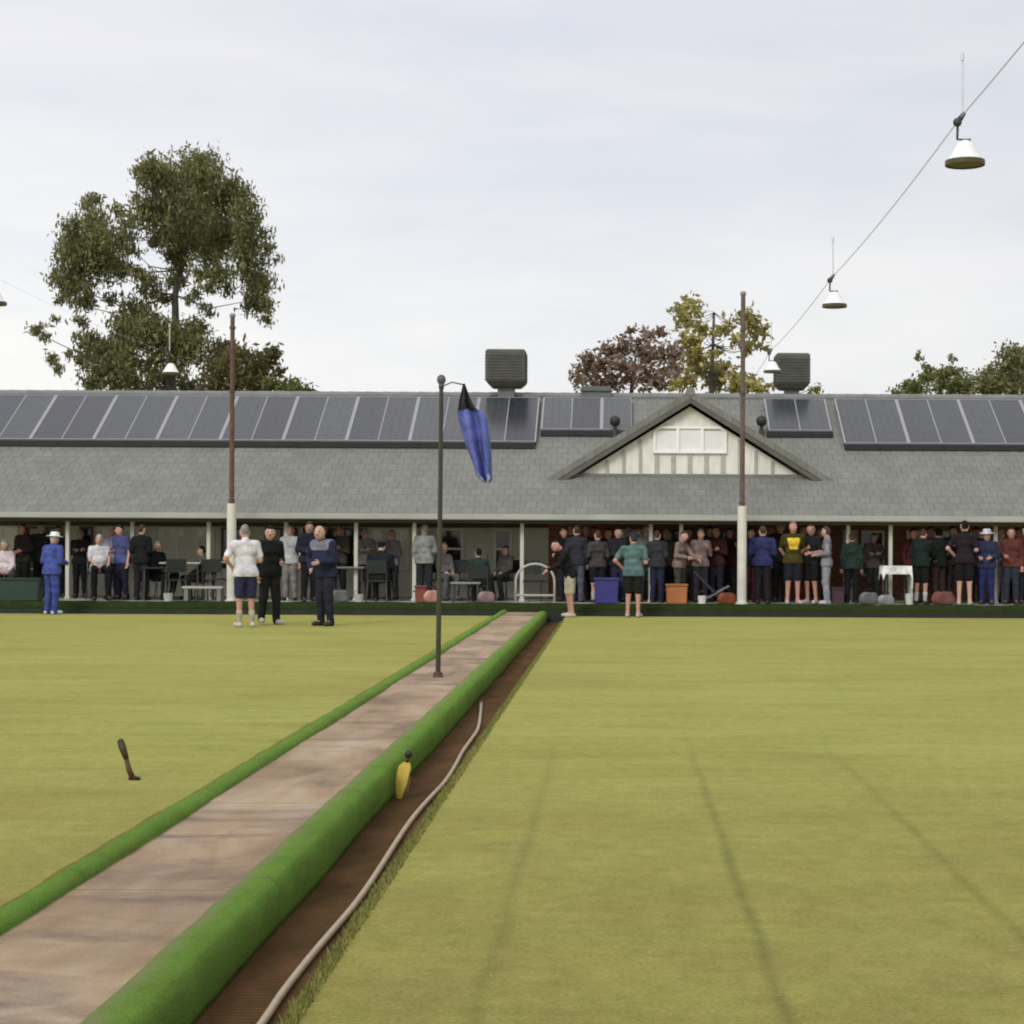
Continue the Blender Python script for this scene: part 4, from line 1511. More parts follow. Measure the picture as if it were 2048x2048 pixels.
def person(loc, H, face, label, top, bottom, sleeve='long', legs='trousers', arms=('down', 'down'), hair=(0.05, 0.035, 0.025), hairstyle='short', hat=None, skin_='p', shoes=(0.03, 0.03, 0.03),
           socks=None, pose='stand', bend=0.0, belly=0.0, stride=0.0, jacket=False, extra=None, seat=0.46, wide=1.0, turn=0.0, group=None, sex='m'):
    """loc: feet on the floor; face: compass turn, 0 = towards the camera, 180 = away, positive turns their front to photo right"""
    seed = sum(ord(ch) for ch in label)
    if loc[2] > 0.2:
        H *= 0.965 if loc[1] < 38.0 else 0.925
    rs = np.random.default_rng(seed)
    if turn == 0.0:
        turn = rs.uniform(-38, 38)
    root = thing('person', loc, label, 'person', group, rz=R(face))
    s = H / 1.70
    hp_ = (bend if pose != 'sit' else bend)
    cb, sb = math.cos(R(hp_)), math.sin(R(hp_))
    zp = 0.95 if pose != 'sit' else seat / s + 0.10

    def T(p_):      # torso point given in standing coordinates -> bent about the hips
        x, y, z = p_
        z -= 0.95
        return np.array((x * wide, y * cb - z * sb, y * sb + z * cb + zp)) * s
    sw = 0.185 if sex == 'm' else 0.165
    legs_j = []
    for sd in (-1, 1):
        st = stride * sd
        hip = np.array((sd * 0.088, 0, zp - 0.03)) * s
        if pose == 'sit':
            spread = 0.03 + 0.05 * rs.random()
            knee = np.array((sd * (0.10 + spread), -0.43, seat / s + 0.06)) * s
            ank = np.array((sd * (0.11 + spread * 0.6), -0.40 + 0.1 * rs.random(), 0.075)) * s
        else:
            knee = np.array((sd * 0.098, -0.02 - st * 0.5, 0.485)) * s
            ank = np.array((sd * 0.108, 0.025 - st, 0.075 + (0.03 if st < -0.05 else 0))) * s
        toe = ank + np.array((sd * 0.03, -0.15, -0.038)) * s
        legs_j.append((hip, knee, ank, toe))
    arm_j = []
    for sd, key in zip((-1, 1), arms):
        e_, w_ = ARMS[key]
        sh_ = (sd * sw, 0.0, 1.385)
        shp = T(sh_)
        q = 1.0
        el = shp + np.array((sd * e_[0], e_[1] * cb - e_[2] * 0 * sb, e_[2])) * s
        wr = shp + np.array((sd * w_[0], w_[1], w_[2])) * s
        fd = (wr - el) / np.linalg.norm(wr - el)
        arm_j.append((shp, el, wr, fd))
    ra = s
    be = belly
    head = T((0, -0.025 - 0.10 * sb, 1.600))
    prims = [('c', T((-.055, .0, .93)), T((.055, .0, .93)), .118 * ra, .118 * ra, .86), ('c', T((-.05, -.01 - be * .4, 1.10)), T((.05, -.01 - be * .4, 1.10)), (.098 + be) * ra, (.098 + be) * ra, .84),
             ('c', T((-.085, 0, 1.27)), T((.085, 0, 1.27)), .105 * ra, .105 * ra, .82), ('c', T((-sw + .04, .01, 1.375)), T((sw - .04, .01, 1.375)), .062 * ra, .062 * ra),
             ('c', T((0, .015, 1.38)), T((0, -.005, 1.53)), .058 * ra, .052 * ra)]
    torso = list(prims)
    ct, stn = math.cos(R(turn)), math.sin(R(turn))

    def Hd(dx, dy, dz):
        return head + np.array((dx * ct - dy * stn, dx * stn + dy * ct, dz)) * s
    hb = [('e', head, np.array((.074, .092, .112)) * s), ('e', Hd(0, -.012, -.055), np.array((.058, .07, .07)) * s),
          ('c', Hd(0, -.09, -.002), Hd(0, -.112, -.028), .011 * s, .017 * s), ('e', Hd(-.077, .008, -.01), np.array((.012, .022, .034)) * s), ('e', Hd(.077, .008, -.01), np.array((.012, .022, .034)) * s)]
    prims += hb
    legp, armp = [], []
    for hip, knee, ank, toe in legs_j:
        legp.append((('c', hip, knee, .086 * ra, .058 * ra), ('c', knee, ank, .056 * ra, .037 * ra), ('c', ank, toe, .040 * ra, .030 * ra)))
        prims += list(legp[-1])
    fing = MB()
    for sd, (shp, el, wr, fd) in zip((-1, 1), arm_j):
        palm = wr + fd * 0.075 * s
        armp.append((('c', shp, el, .050 * ra, .040 * ra), ('c', el, wr, .040 * ra, .027 * ra)))
        prims += list(armp[-1]) + [('c', wr, palm, .028 * ra, .034 * ra)]
        fdv = Vector(fd)
        side = Vector((0, 1, 0)).cross(fdv)
        if side.length < 0.1:
            side = Vector((1, 0, 0))
        side.normalize()
        curl = side.cross(fdv).normalized() * (-1)
        if curl.y > 0 and abs(fd[1]) < 0.7:
            curl = -curl
        acr = fdv.cross(curl).normalized()
        for fi, ln_ in enumerate((.068, .078, .073, .058)):
            b0 = Vector(palm) + acr * ((fi - 1.5) * 0.017 * s) + fdv * 0.012 * s
            p1 = b0 + fdv * (ln_ * .5 * s) + curl * 0.008 * s
            p2 = p1 + (fdv * .32 + curl * .22) * ln_ * s
            p3 = p2 + (fdv * .10 + curl * .22) * ln_ * s
            fing.tube([b0, p1, p2, p3], [.0095 * s, .009 * s, .008 * s, .006 * s], 6)
        b0 = Vector(wr) + fdv * 0.03 * s - acr * 0.022 * s
        fing.tube([b0, b0 - acr * .028 * s + fdv * .025 * s, b0 - acr * .034 * s + fdv * .058 * s + curl * .008 * s], [.012 * s, .0105 * s, .008 * s], 6)
    for ex in (-.031, .031):
        fing.ball(tuple(Hd(ex, -.083, .012)), .0115 * s, 8, mi=1)
    fing.ball(tuple(Hd(0, -.080, -.062)), .021 * s, 8, mi=2, sc=(1.1, .55, .33))
    v, f = sdf_mesh(prims, 0.032 * s, 0.018)
    mesh_object('body', v, f, [skin(SKINS[skin_]), EYE_M, LIP_M], root, fing)

    inf = lambda pr, g_: [(p_[0], p_[1], p_[2], p_[3] + g_, p_[4] + g_) + tuple(p_[5:]) for p_ in pr]
    # top garment
    g_ = (0.030 if jacket else 0.020) * s
    tp_ = inf(torso[:1], g_ + .016 * s) + inf(torso[1:4], g_) + [('c', T((0, .015, 1.40)), T((0, .01, 1.455)), .062 * s + g_ * .4, .058 * s + g_ * .4)]
    if pose != 'sit':
        tp_.append(('c', T((-.068, 0, .86)), T((.068, 0, .86)), .128 * s + g_, .128 * s + g_, .86))
    for (u, l_), (shp, el, wr, fd) in zip(armp, arm_j):
        if sleeve == 'long':
            tp_ += inf([u, l_], g_ * .8)
        elif sleeve == 'short':
            m_ = u[1] + (u[2] - u[1]) * 0.72
            tp_.append(('c', u[1], m_, u[3] + g_ * .8, u[4] + g_ * 1.1))
        else:
            tp_.append(('c', u[1], u[1] + (u[2] - u[1]) * .12, u[3] + g_ * .6, u[3] + g_ * .6))
    hz, hn = T((0, 0, .835)), np.array((0, -sb, cb))
    v, f = sdf_mesh(tp_, 0.025 * s, 0.018, 0.003, seed, cut=None if pose == 'sit' else (lambda X, Y, Z: -((X - hz[0]) * hn[0] + (Y - hz[1]) * hn[1] + (Z - hz[2]) * hn[2])))
    mesh_object('jacket' if jacket else 'shirt', v, f, [cloth(top)], root)
    # lower garment
    g2 = 0.018 * s
    lp = inf(torso[:1], g2 * .5)
    for (th, ca, ft) in legp:
        if legs == 'trousers':
            lp += [('c', th[1], th[2], th[3] + g2, th[4] + g2 * 1.2), ('c', ca[1], ca[2] + np.array((0, 0, -.02 * s)), ca[3] + g2 * 1.2, ca[4] + g2 * 1.5)]
        elif legs == 'shorts':
            m_ = th[1] + (th[2] - th[1]) * 0.86
            lp.append(('c', th[1], m_, th[3] + g2, th[4] + g2 * 1.9))
        else:
            m_ = th[1] + (th[2] - th[1]) * 0.97
            lp.append(('c', th[1] * np.array((.8, 1, 1)), m_ * np.array((.7, 1, 1)), th[3] + g2, th[4] + g2 * 3.2))
    v, f = sdf_mesh(lp, 0.028 * s, 0.018, 0.0035, seed + 5)
    mesh_object({'trousers': 'trousers', 'shorts': 'shorts', 'skirt': 'skirt'}[legs], v, f, [cloth(bottom)], root)
    # shoes and socks
    for (hip, knee, ank, toe), (th, ca, ft) in zip(legs_j, legp):
        heel = ank + np.array((0, .035, -.035)) * s
        sh_ = [('c', heel, toe, .043 * s, .038 * s), ('c', ank + np.array((0, 0, -.02)) * s, toe, .045 * s, .036 * s)]
        v, f = sdf_mesh(sh_, 0.02, 0.015, cut=lambda X, Y, Z: 0.004 - Z)
        mesh_object('shoe', v, f, [mat('shoe_%d_%d_%d' % tuple(int(c * 1000) for c in shoes), shoes, 0.5, 0.15, 10)], root)
        if socks:
            a = ank + (knee - ank) * 0.42
            v, f = sdf_mesh([('c', ank, a, .044 * s, .056 * s)], 0.02, 0.015)
            mesh_object('sock', v, f, [cloth(socks)], root)
    # hair, hat
    if hairstyle != 'bald':
        g3 = 0.012 * s
        hr = [('e', Hd(0, .006, .008), np.array((.080, .098, .118)) * s)]
        if hairstyle == 'long':
            hr += [('c', Hd(0, .05, .0), Hd(0, .065, -.16), .075 * s, .06 * s)]
        elif hairstyle == 'bob':
            hr += [('e', Hd(0, .03, -.03), np.array((.092, .085, .10)) * s)]
        hx, hy = -stn, ct
        hc = Hd(0, 0, 0)

        def cutf(X, Y, Z):
            dy = (X - hc[0]) * (-stn) + (Y - hc[1]) * ct
            dz = Z - hc[2]
            # keep the cap above the brow and everything behind the ears; drop the face
            face_ = np.minimum(0.045 * s - dz, 0.9) if False else np.minimum(-(dy + 0.022 * s), 0.055 * s - dz)
            low = (-0.075 * s - dz) if hairstyle == 'short' else (-0.24 * s - dz)
            return np.maximum(face_, low)
        v, f = sdf_mesh(hr, 0.02, 0.014, 0.003, seed + 9, cut=cutf)
        mesh_object('hair', v, f, [cloth(hair)], root)
    if hat:
        kind, hcol = hat
        mb_ = MB()
        hm = Matrix.Translation(Vector(Hd(0, .0, .055))) @ Matrix.Rotation(R(6), 4, 'X')
        if kind == 'brim':
            mb_.lathe([(.175 * s, -.014 * s), (.178 * s, -.006 * s), (.10 * s, .012 * s), (.094 * s, .055 * s), (.078 * s, .088 * s), (.001, .095 * s)], seg=20, mtx=hm)
            mb_.lathe([(.172 * s, -.016 * s), (.09 * s, .004 * s)], seg=20, mtx=hm)
        else:
            mb_.lathe([(.092 * s, -.012 * s), (.094 * s, .02 * s), (.075 * s, .062 * s), (.001, .075 * s)], seg=18, mtx=hm)
            d_ = Vector((stn, -ct, 0))
            sd_ = Vector((ct, stn, 0))
            c0 = Vector(Hd(0, 0, .045))
            pts_ = [c0 + d_ * (.085 * s) - sd_ * .07 * s, c0 + d_ * (.085 * s) + sd_ * .07 * s, c0 + d_ * (.165 * s) + sd_ * .045 * s, c0 + d_ * (.165 * s) - sd_ * .045 * s]
            mb_.hexa(pts_ + [q + Vector((0, 0, .008)) for q in pts_])
        mb_.build('hat', cloth(hcol), root, smooth=True)
    if extra == 'yellow_panel':
        tp2 = [(p_[0], p_[1] + np.array((0, -.013, 0)), p_[2] + np.array((0, -.013, 0)), p_[3], p_[4]) + tuple(p_[5:]) for p_ in inf([torso[1], torso[2]], g_)]
        c0 = T((0, 0, 1.25))
        v, f = sdf_mesh(tp2, 0.03, 0.015, cut=lambda X, Y, Z: np.maximum(np.maximum(Y + 0.03, np.abs(X) - 0.115 * s - 0.25 * (Z - c0[2])), np.abs(Z - c0[2]) - 0.125 * s))
        mesh_object('chest_panel', v, f, [cloth((0.72, 0.50, 0.05))], root)
    if extra == 'grey_yoke':
        tp2 = inf([torso[3]], g_ + 0.008) + inf([torso[2]], g_ + 0.010)
        c0 = T((0, 0, 1.30))
        nrm = np.array((0, -sb, cb))
        v, f = sdf_mesh(tp2, 0.03, 0.015, cut=lambda X, Y, Z: -((X - c0[0]) * nrm[0] + (Y - c0[1]) * nrm[1] + (Z - c0[2]) * nrm[2]))
        mesh_object('jacket_yoke', v, f, [cloth((0.17, 0.165, 0.21))], root)
    return root


NAVY, BLACK, DGREY = (0.022, 0.024, 0.055), (0.012, 0.012, 0.013), (0.035, 0.036, 0.04)
BLUE, WHITE_C, LILAC = (0.06, 0.085, 0.30), (0.62, 0.60, 0.62), (0.48, 0.45, 0.52)
TEAL, KHAKI, LGREY = (0.09, 0.16, 0.155), (0.40, 0.36, 0.28), (0.27, 0.27, 0.30)
MAROON, TAN, DGREEN = (0.05, 0.018, 0.018), (0.25, 0.17, 0.11), (0.02, 0.035, 0.03)
GREYH, WHITEH, BROWNH, BLACKH = (0.22, 0.21, 0.20), (0.5, 0.49, 0.48), (0.07, 0.04, 0.025), (0.012, 0.011, 0.010)


def ong(x, ydisp, Yd=None):     # a spot on the green from view pixels
    q = on_z(x * 2048 / 1932, ydisp * 2048 / 1932, 0.0)
    return (q.x, q.y, 0.0)


def onv(x, Y):                  # a spot on the verandah floor
    return (xd(x, Y), Y, FLOOR)


P = person
# ---- on the greens
P((xd(98, 35.3), 35.3, 0), 1.60, 150, 'person in a bright blue tracksuit and white brimmed hat on the left green', BLUE, (0.05, 0.07, 0.26), arms=('front', 'front'), hat=('brim', (0.75, 0.75, 0.74)), hair=WHITEH, shoes=(0.55, 0.57, 0.6), jacket=True, belly=.03, bend=4, wide=1.12, skin_='r')
P(ong(463, 1183), 1.74, -155, 'person in a white polo shirt, navy shorts and long cream socks', WHITE_C, (0.03, 0.03, 0.07), sleeve='short', legs='shorts', arms=('front', 'hips'), hair=GREYH, shoes=(0.5, 0.48, 0.4), socks=(0.42, 0.39, 0.28), belly=.02, bend=4, wide=1.06, skin_='r')
P(ong(508, 1178), 1.73, 35, 'person dressed all in black with black hair on the left green', BLACK, (0.016, 0.017, 0.016), arms=('down', 'front'), hair=BLACKH, hairstyle='bob', shoes=(0.4, 0.4, 0.36), jacket=True, stride=.08)
P(ong(613, 1181), 1.75, -35, 'stout bald person in a navy jacket with grey shoulders on the left green', NAVY, (0.02, 0.021, 0.03), arms=('hips', 'front'), hairstyle='bald', jacket=True, bend=9, belly=.05, wide=1.2, extra='grey_yoke', turn=20)
P((xd(1195, 35.2), 35.2, 0), 1.66, 170, 'person in a teal polo shirt and black shorts on the right green', TEAL, (0.015, 0.015, 0.013), sleeve='short', legs='shorts', arms=('front', 'hips'), hair=DGREY, hat=('cap', (0.03, 0.03, 0.035)), shoes=(0.4, 0.36, 0.28), belly=.03, wide=1.14, skin_='r')
P((-0.90, 35.15, 0), 1.58, -75, 'person in a black top and long beige shorts stooping beside the path end', BLACK, KHAKI, legs='shorts', arms=('front', 'reach'), hair=BLACKH, bend=24, shoes=(0.45, 0.42, 0.34), wide=1.1, belly=.03, skin_='r')
# ---- verandah, left half
P(onv(8, 37.2), 1.62, 20, 'seated person in a pale pink blouse at the left edge of the verandah', (0.60, 0.52, 0.54), DGREY, pose='sit', arms=('lap', 'lap'), hair=GREYH, hairstyle='bob', sex='f')
P(onv(44, 38.2), 1.72, -20, 'red haired person in a dark jumper standing behind the blue tracksuit', (0.03, 0.022, 0.02), BLACK, arms=('front', 'front'), hair=(0.13, 0.045, 0.02), hairstyle='long', sex='f', skin_='r')
P(onv(78, 38.6), 1.74, 15, 'dark haired person in a charcoal coat partly hidden by the white brimmed hat', DGREY, BLACK, hair=BLACKH, jacket=True)
P(onv(152, 38.4), 1.60, 10, 'tan faced person in a black cardigan beside the second verandah post', (0.02, 0.02, 0.022), BLACK, arms=('folded', 'folded'), hair=GREYH, skin_='t')
P(onv(187, 37.25), 1.58, 25, 'seated person in a white shirt and black trousers near the pale window', (0.56, 0.56, 0.60), BLACK, sleeve='short', arms=('lap', 'reach'), hair=WHITEH, pose='sit', belly=.03, seat=.60)
P(onv(231, 37.35), 1.63, -30, 'person in a blue polo shirt and dark trousers left of the third post', (0.075, 0.085, 0.22), (0.02, 0.018, 0.035), sleeve='short', arms=('front', 'down'), hair=DGREY, bend=5)
P(onv(267, 37.15), 1.63, 165, 'person all in black standing right of the third post with back turned', BLACK, (0.02, 0.018, 0.02), hair=BROWNH, arms=('front', 'front'))
P(onv(296, 37.5), 1.60, 60, 'seated person in a black coat at the dark table', (0.014, 0.016, 0.015), BLACK, pose='sit', arms=('lap', 'lap'), hair=GREYH, jacket=True)
P(onv(382, 37.9), 1.50, -60, 'seated person with dark hair and grey pullover beyond the pale table top', (0.11, 0.11, 0.105), DGREY, pose='sit', arms=('lap', 'lap'), hair=BLACKH, seat=.40)
P(onv(548, 37.5), 1.64, -10, 'person in a plain white shirt and grey trousers between the two dark figures', (0.42, 0.43, 0.45), (0.19, 0.18, 0.18), arms=('down', 'down'), hair=GREYH, sleeve='short')
P(onv(583, 36.95), 1.70, 30, 'person in a dark navy fleece with ruddy face left of the stout bald person', (0.016, 0.018, 0.035), BLACK, arms=('front', 'front'), hair=BROWNH, jacket=True, skin_='t')
P(onv(640, 38.3), 1.72, -15, 'person in a brown grey jumper behind the stout bald person', (0.09, 0.075, 0.07), DGREY, arms=('folded', 'folded'), hair=GREYH, skin_='t')
P(onv(688, 38.5), 1.66, 10, 'person in a pale grey cardigan behind the hunched black coat', (0.20, 0.195, 0.19), DGREY, arms=('folded', 'folded'), hair=GREYH)
P(onv(716, 37.05), 1.66, 175, 'hunched seated person in a dark hooded coat with back to the green', (0.014, 0.017, 0.02), BLACK, pose='sit', arms=('lap', 'lap'), hair=BLACKH, hat=('cap', (0.012, 0.012, 0.014)), jacket=True, bend=14, wide=1.25, belly=.04)
P(onv(740, 38.4), 1.62, -30, 'person in a mauve top with grey hair by the sixth post', (0.19, 0.165, 0.18), DGREY, arms=('cup', 'front'), hair=GREYH, sex='f', hairstyle='bob')
P(onv(801, 37.5), 1.68, 170, 'person in a pale grey vest over black standing in front of the pale door', (0.25, 0.255, 0.25), (0.025, 0.03, 0.03), arms=('folded', 'down'), hair=LGREY, skin_='p')
P(onv(837, 37.9), 1.58, 35, 'seated person in a mauve grey cardigan below the brown window', (0.17, 0.145, 0.15), (0.09, 0.10, 0.095), pose='sit', arms=('lap', 'lap'), hair=GREYH, sex='f', hairstyle='bob')
P(onv(903, 37.3), 1.56, 180, 'seated person with black hair in a dark green jumper before the cream door', (0.025, 0.045, 0.04), DGREY, pose='sit', arms=('lap', 'lap'), hair=BLACKH, seat=.36)
P(onv(955, 38.4), 1.52, -40, 'seated person in an olive coat beside the narrow window', (0.085, 0.085, 0.07), DGREY, pose='sit', arms=('lap', 'lap'), hair=BROWNH, jacket=True)
# ---- verandah, right half
P(onv(1066, 37.5), 1.63, -40, 'person in a black jumper just right of the stooping person', BLACK, (0.02, 0.02, 0.03), arms=('front', 'down'), hair=BROWNH)
P(onv(1088, 37.2), 1.66, 175, 'person in a dark slate top and washed denim jeans before the rust red door', (0.03, 0.031, 0.042), (0.085, 0.085, 0.13), hair=BROWNH, arms=('down', 'front'))
P(onv(1106, 38.2), 1.74, 10, 'tanned person in a brown jumper between the rust red doors', (0.06, 0.04, 0.032), BLACK, arms=('folded', 'folded'), hair=GREYH, skin_='t')
P(onv(1128, 37.1), 1.55, -165, 'person in a charcoal pullover and white socks left of the blue bin', (0.055, 0.05, 0.048), (0.014, 0.014, 0.018), legs='shorts', arms=('front', 'front'), hair=BROWNH, socks=(0.45, 0.45, 0.42))
P(onv(1166, 37.3), 1.62, 20, 'dark haired person in a black jacket with a light collar behind the teal polo', (0.02, 0.022, 0.026), NAVY, arms=('front', 'front'), hair=BLACKH, jacket=True)
P(onv(1219, 37.9), 1.68, 15, 'person in a pale blue grey shirt standing at the white post', (0.26, 0.29, 0.30), (0.035, 0.05, 0.055), arms=('folded', 'folded'), hair=GREYH)
P(onv(1258, 38.1), 1.66, -25, 'person in a chocolate brown jacket right of the white post', (0.055, 0.038, 0.025), BLACK, arms=('cup', 'down'), hair=GREYH, jacket=True, skin_='t')
P(onv(1282, 37.2), 1.56, 60, 'person in a tan shirt standing behind the orange box', (0.21, 0.155, 0.13), (0.05, 0.045, 0.04), arms=('front', 'reach'), hair=BROWNH, bend=8)
P(onv(1322, 37.5), 1.60, 10, 'person in a dusty pink checked shirt above the blue folding chair', (0.20, 0.145, 0.145), (0.03, 0.03, 0.035), arms=('front', 'cup'), hair=LGREY, sleeve='short', skin_='r')
P(onv(1352, 37.9), 1.66, -20, 'person in a maroon jumper left of the right light pole', MAROON, (0.02, 0.02, 0.03), arms=('folded', 'folded'), hair=BROWNH, skin_='r')
P(onv(1377, 38.3), 1.70, 10, 'person in a dark wine coloured coat close beside the right light pole', (0.04, 0.012, 0.014), BLACK, arms=('down', 'cup'), hair=BLACKH, jacket=True, skin_='t')
P(onv(1439, 36.95), 1.66, 170, 'person in a long royal navy jacket right of the right light pole', (0.03, 0.035, 0.11), (0.016, 0.015, 0.02), hair=BROWNH, arms=('front', 'front'), jacket=True, wide=1.15)
P(onv(1472, 37.9), 1.78, 15, 'tall person in a black jumper behind the yellow chest panel', (0.014, 0.014, 0.016), BLACK, arms=('down', 'down'), hair=GREYH)
P(onv(1496, 36.95), 1.77, 5, 'person in black sports top with bright yellow chest and black shorts', (0.055, 0.045, 0.012), (0.014, 0.015, 0.022), sleeve='short', legs='shorts', arms=('back', 'back'), hair=(0.2, 0.14, 0.1), extra='yellow_panel', skin_='r', shoes=(0.4, 0.38, 0.34))
P(onv(1531, 37.2), 1.72, -40, 'person in a dark top and black shorts with bare legs and brown hair', (0.018, 0.018, 0.022), (0.012, 0.012, 0.014), sleeve='short', legs='shorts', arms=('folded', 'front'), hair=BROWNH, skin_='r', shoes=(0.45, 0.42, 0.4))
P(onv(1560, 36.95), 1.66, -100, 'person in a lilac grey shirt and pale grey trousers before the cream door', (0.23, 0.22, 0.25), (0.25, 0.25, 0.29), arms=('front', 'front'), hair=BROWNH, shoes=(0.4, 0.38, 0.36))
P(onv(1607, 37.4), 1.52, 170, 'person in a long dark green coat beside the cream door', DGREEN, BLACK, jacket=True, arms=('down', 'down'), hair=BROWNH)
P(onv(1648, 38.5), 1.60, 0, 'person in a grey brown top below the narrow right window', (0.11, 0.095, 0.085), DGREY, arms=('folded', 'folded'), hair=BLACKH)
P(onv(1738, 37.1), 1.62, 150, 'person in a black jacket and black shorts with white socks right of the white table', (0.012, 0.018, 0.016), BLACK, legs='shorts', arms=('reach', 'front'), hair=BROWNH, jacket=True, socks=(0.5, 0.48, 0.46), bend=10, skin_='r')
P(onv(1772, 37.6), 1.64, -150, 'person in a dark bottle green fleece in the black clad group', (0.02, 0.025, 0.022), (0.05, 0.03, 0.028), arms=('front', 'front'), hair=BLACKH, jacket=True)
P(onv(1797, 37.9), 1.70, 20, 'person in a plum black top with pale face in the black clad group', (0.03, 0.016, 0.02), (0.03, 0.02, 0.02), arms=('cup', 'down'), hair=BLACKH, skin_='p')
P(onv(1820, 36.9), 1.80, 168, 'tallest person in the black clad group with black shorts and bare legs', (0.02, 0.014, 0.018), (0.012, 0.012, 0.013), sleeve='short', legs='shorts', arms=('front', 'hips'), hair=BLACKH, skin_='p', shoes=(0.42, 0.36, 0.3))
P(onv(1862, 37.0), 1.60, -20, 'white haired person in a navy cardigan and blue trousers at the right', (0.03, 0.033, 0.075), (0.02, 0.025, 0.10), arms=('front', 'front'), hair=WHITEH, hat=('brim', (0.5, 0.48, 0.52)), jacket=True)
P(onv(1888, 37.7), 1.64, 15, 'person in a pale grey jumper and light trousers near the right edge', (0.23, 0.23, 0.245), (0.24, 0.23, 0.23), arms=('down', 'front'), hair=GREYH, skin_='r')
P(onv(1908, 37.2), 1.66, -15, 'person in a brick red jumper and dark trousers near the right edge', (0.11, 0.035, 0.03), (0.03, 0.035, 0.05), arms=('front', 'down'), hair=BROWNH, skin_='r', socks=None)
P(onv(1934, 37.3), 1.72, 25, 'person in a dark red jacket cut by the right edge of the photo', (0.07, 0.016, 0.016), (0.014, 0.014, 0.018), arms=('down', 'down'), hair=BLACKH, jacket=True)
# second row of the crowd, standing close behind and between the others
P(onv(1078, 38.5), 1.76, -10, 'grey haired person in a black coat at the back by the rust red doors', BLACK, DGREY, arms=('down', 'down'), hair=GREYH, skin_='r')
P(onv(1120, 38.6), 1.72, 20, 'person in a burnt orange jumper at the back by the rust red doors', (0.17, 0.055, 0.02), DGREY, arms=('folded', 'folded'), hair=BROWNH, skin_='t')
P(onv(1148, 38.0), 1.68, -15, 'person in a dark plum cardigan above the blue bin', (0.035, 0.02, 0.032), BLACK, arms=('front', 'front'), hair=BLACKH, sex='f', hairstyle='bob')
P(onv(1185, 38.4), 1.72, 10, 'person in a steel blue jumper behind the teal polo', (0.06, 0.075, 0.10), DGREY, arms=('down', 'cup'), hair=GREYH)
P(onv(1240, 37.3), 1.56, 165, 'person in a dark grey parka right of the teal polo with back turned', (0.035, 0.036, 0.042), NAVY, arms=('front', 'front'), hair=BROWNH, jacket=True)
P(onv(1300, 38.2), 1.70, -15, 'person in a rusty brown shirt above the orange box', (0.15, 0.06, 0.03), DGREY, arms=('cup', 'front'), hair=BROWNH, skin_='t')
P(onv(1338, 38.5), 1.74, 15, 'person in a dark navy jumper at the back left of the right light pole', NAVY, BLACK, arms=('folded', 'folded'), hair=BLACKH)
P(onv(1416, 37.6), 1.64, 20, 'person in a black raincoat directly right of the right light pole', BLACK, (0.05, 0.015, 0.02), arms=('down', 'down'), hair=BLACKH, jacket=True, skin_='t')
P(onv(1455, 38.4), 1.76, -10, 'tan faced person in a brown jumper behind the royal navy jacket', (0.06, 0.035, 0.02), (0.07, 0.015, 0.015), arms=('down', 'down'), hair=TAN, skin_='t')
P(onv(1516, 38.1), 1.78, 10, 'person in a dark red jumper behind the black shorts and bare legs', (0.08, 0.018, 0.015), (0.10, 0.02, 0.015), arms=('folded', 'folded'), hair=BROWNH)
P(onv(1546, 38.4), 1.70, -20, 'person in a brown corduroy jacket behind the lilac grey shirt', (0.085, 0.05, 0.03), DGREY, arms=('down', 'down'), hair=GREYH, jacket=True)
P(onv(1755, 38.3), 1.76, 10, 'person in a pinkish grey jumper at the back of the black clad group', (0.20, 0.155, 0.15), DGREY, arms=('folded', 'folded'), hair=BROWNH, skin_='r')
P(onv(1722, 37.9), 1.64, 30, 'person in a deep wine fleece left of the black clad group', (0.06, 0.015, 0.02), BLACK, arms=('down', 'front'), hair=BLACKH)
P(onv(1842, 38.2), 1.74, -15, 'person in a dark chestnut coat behind the tallest person', (0.05, 0.025, 0.018), BLACK, arms=('down', 'down'), hair=BLACKH, jacket=True, skin_='t')
P(onv(1878, 38.4), 1.72, 15, 'person in a mauve shirt at the back near the right edge', (0.16, 0.13, 0.16), DGREY, arms=('folded', 'folded'), hair=GREYH)
P(onv(1920, 38.4), 1.74, -10, 'person in a black vest over a tan shirt at the back near the right edge', (0.14, 0.09, 0.06), BLACK, arms=('down', 'down'), hair=BROWNH, skin_='t')
P(onv(110, 38.7), 1.68, 10, 'person in a navy pullover at the back right of the white brimmed hat', NAVY, BLACK, arms=('folded', 'folded'), hair=BLACKH)
P(onv(212, 37.9), 1.60, -10, 'person in a pale blue striped shirt between the white shirt and blue polo', (0.34, 0.36, 0.48), (0.03, 0.03, 0.05), arms=('folded', 'folded'), hair=WHITEH)
P(onv(610, 38.0), 1.74, 20, 'person in a black anorak at the back behind the group on the green', BLACK, BLACK, arms=('down', 'down'), hair=BLACKH, jacket=True)

# ------------------------------------------------------------------ verandah furniture and belongings
STEEL = mat('chair_steel', (0.10, 0.10, 0.10), 0.4, 0.1, 6, metallic=0.6)
CHAIRM = mat('chair_dark_plastic', (0.03, 0.034, 0.034), 0.5, 0.15, 8)


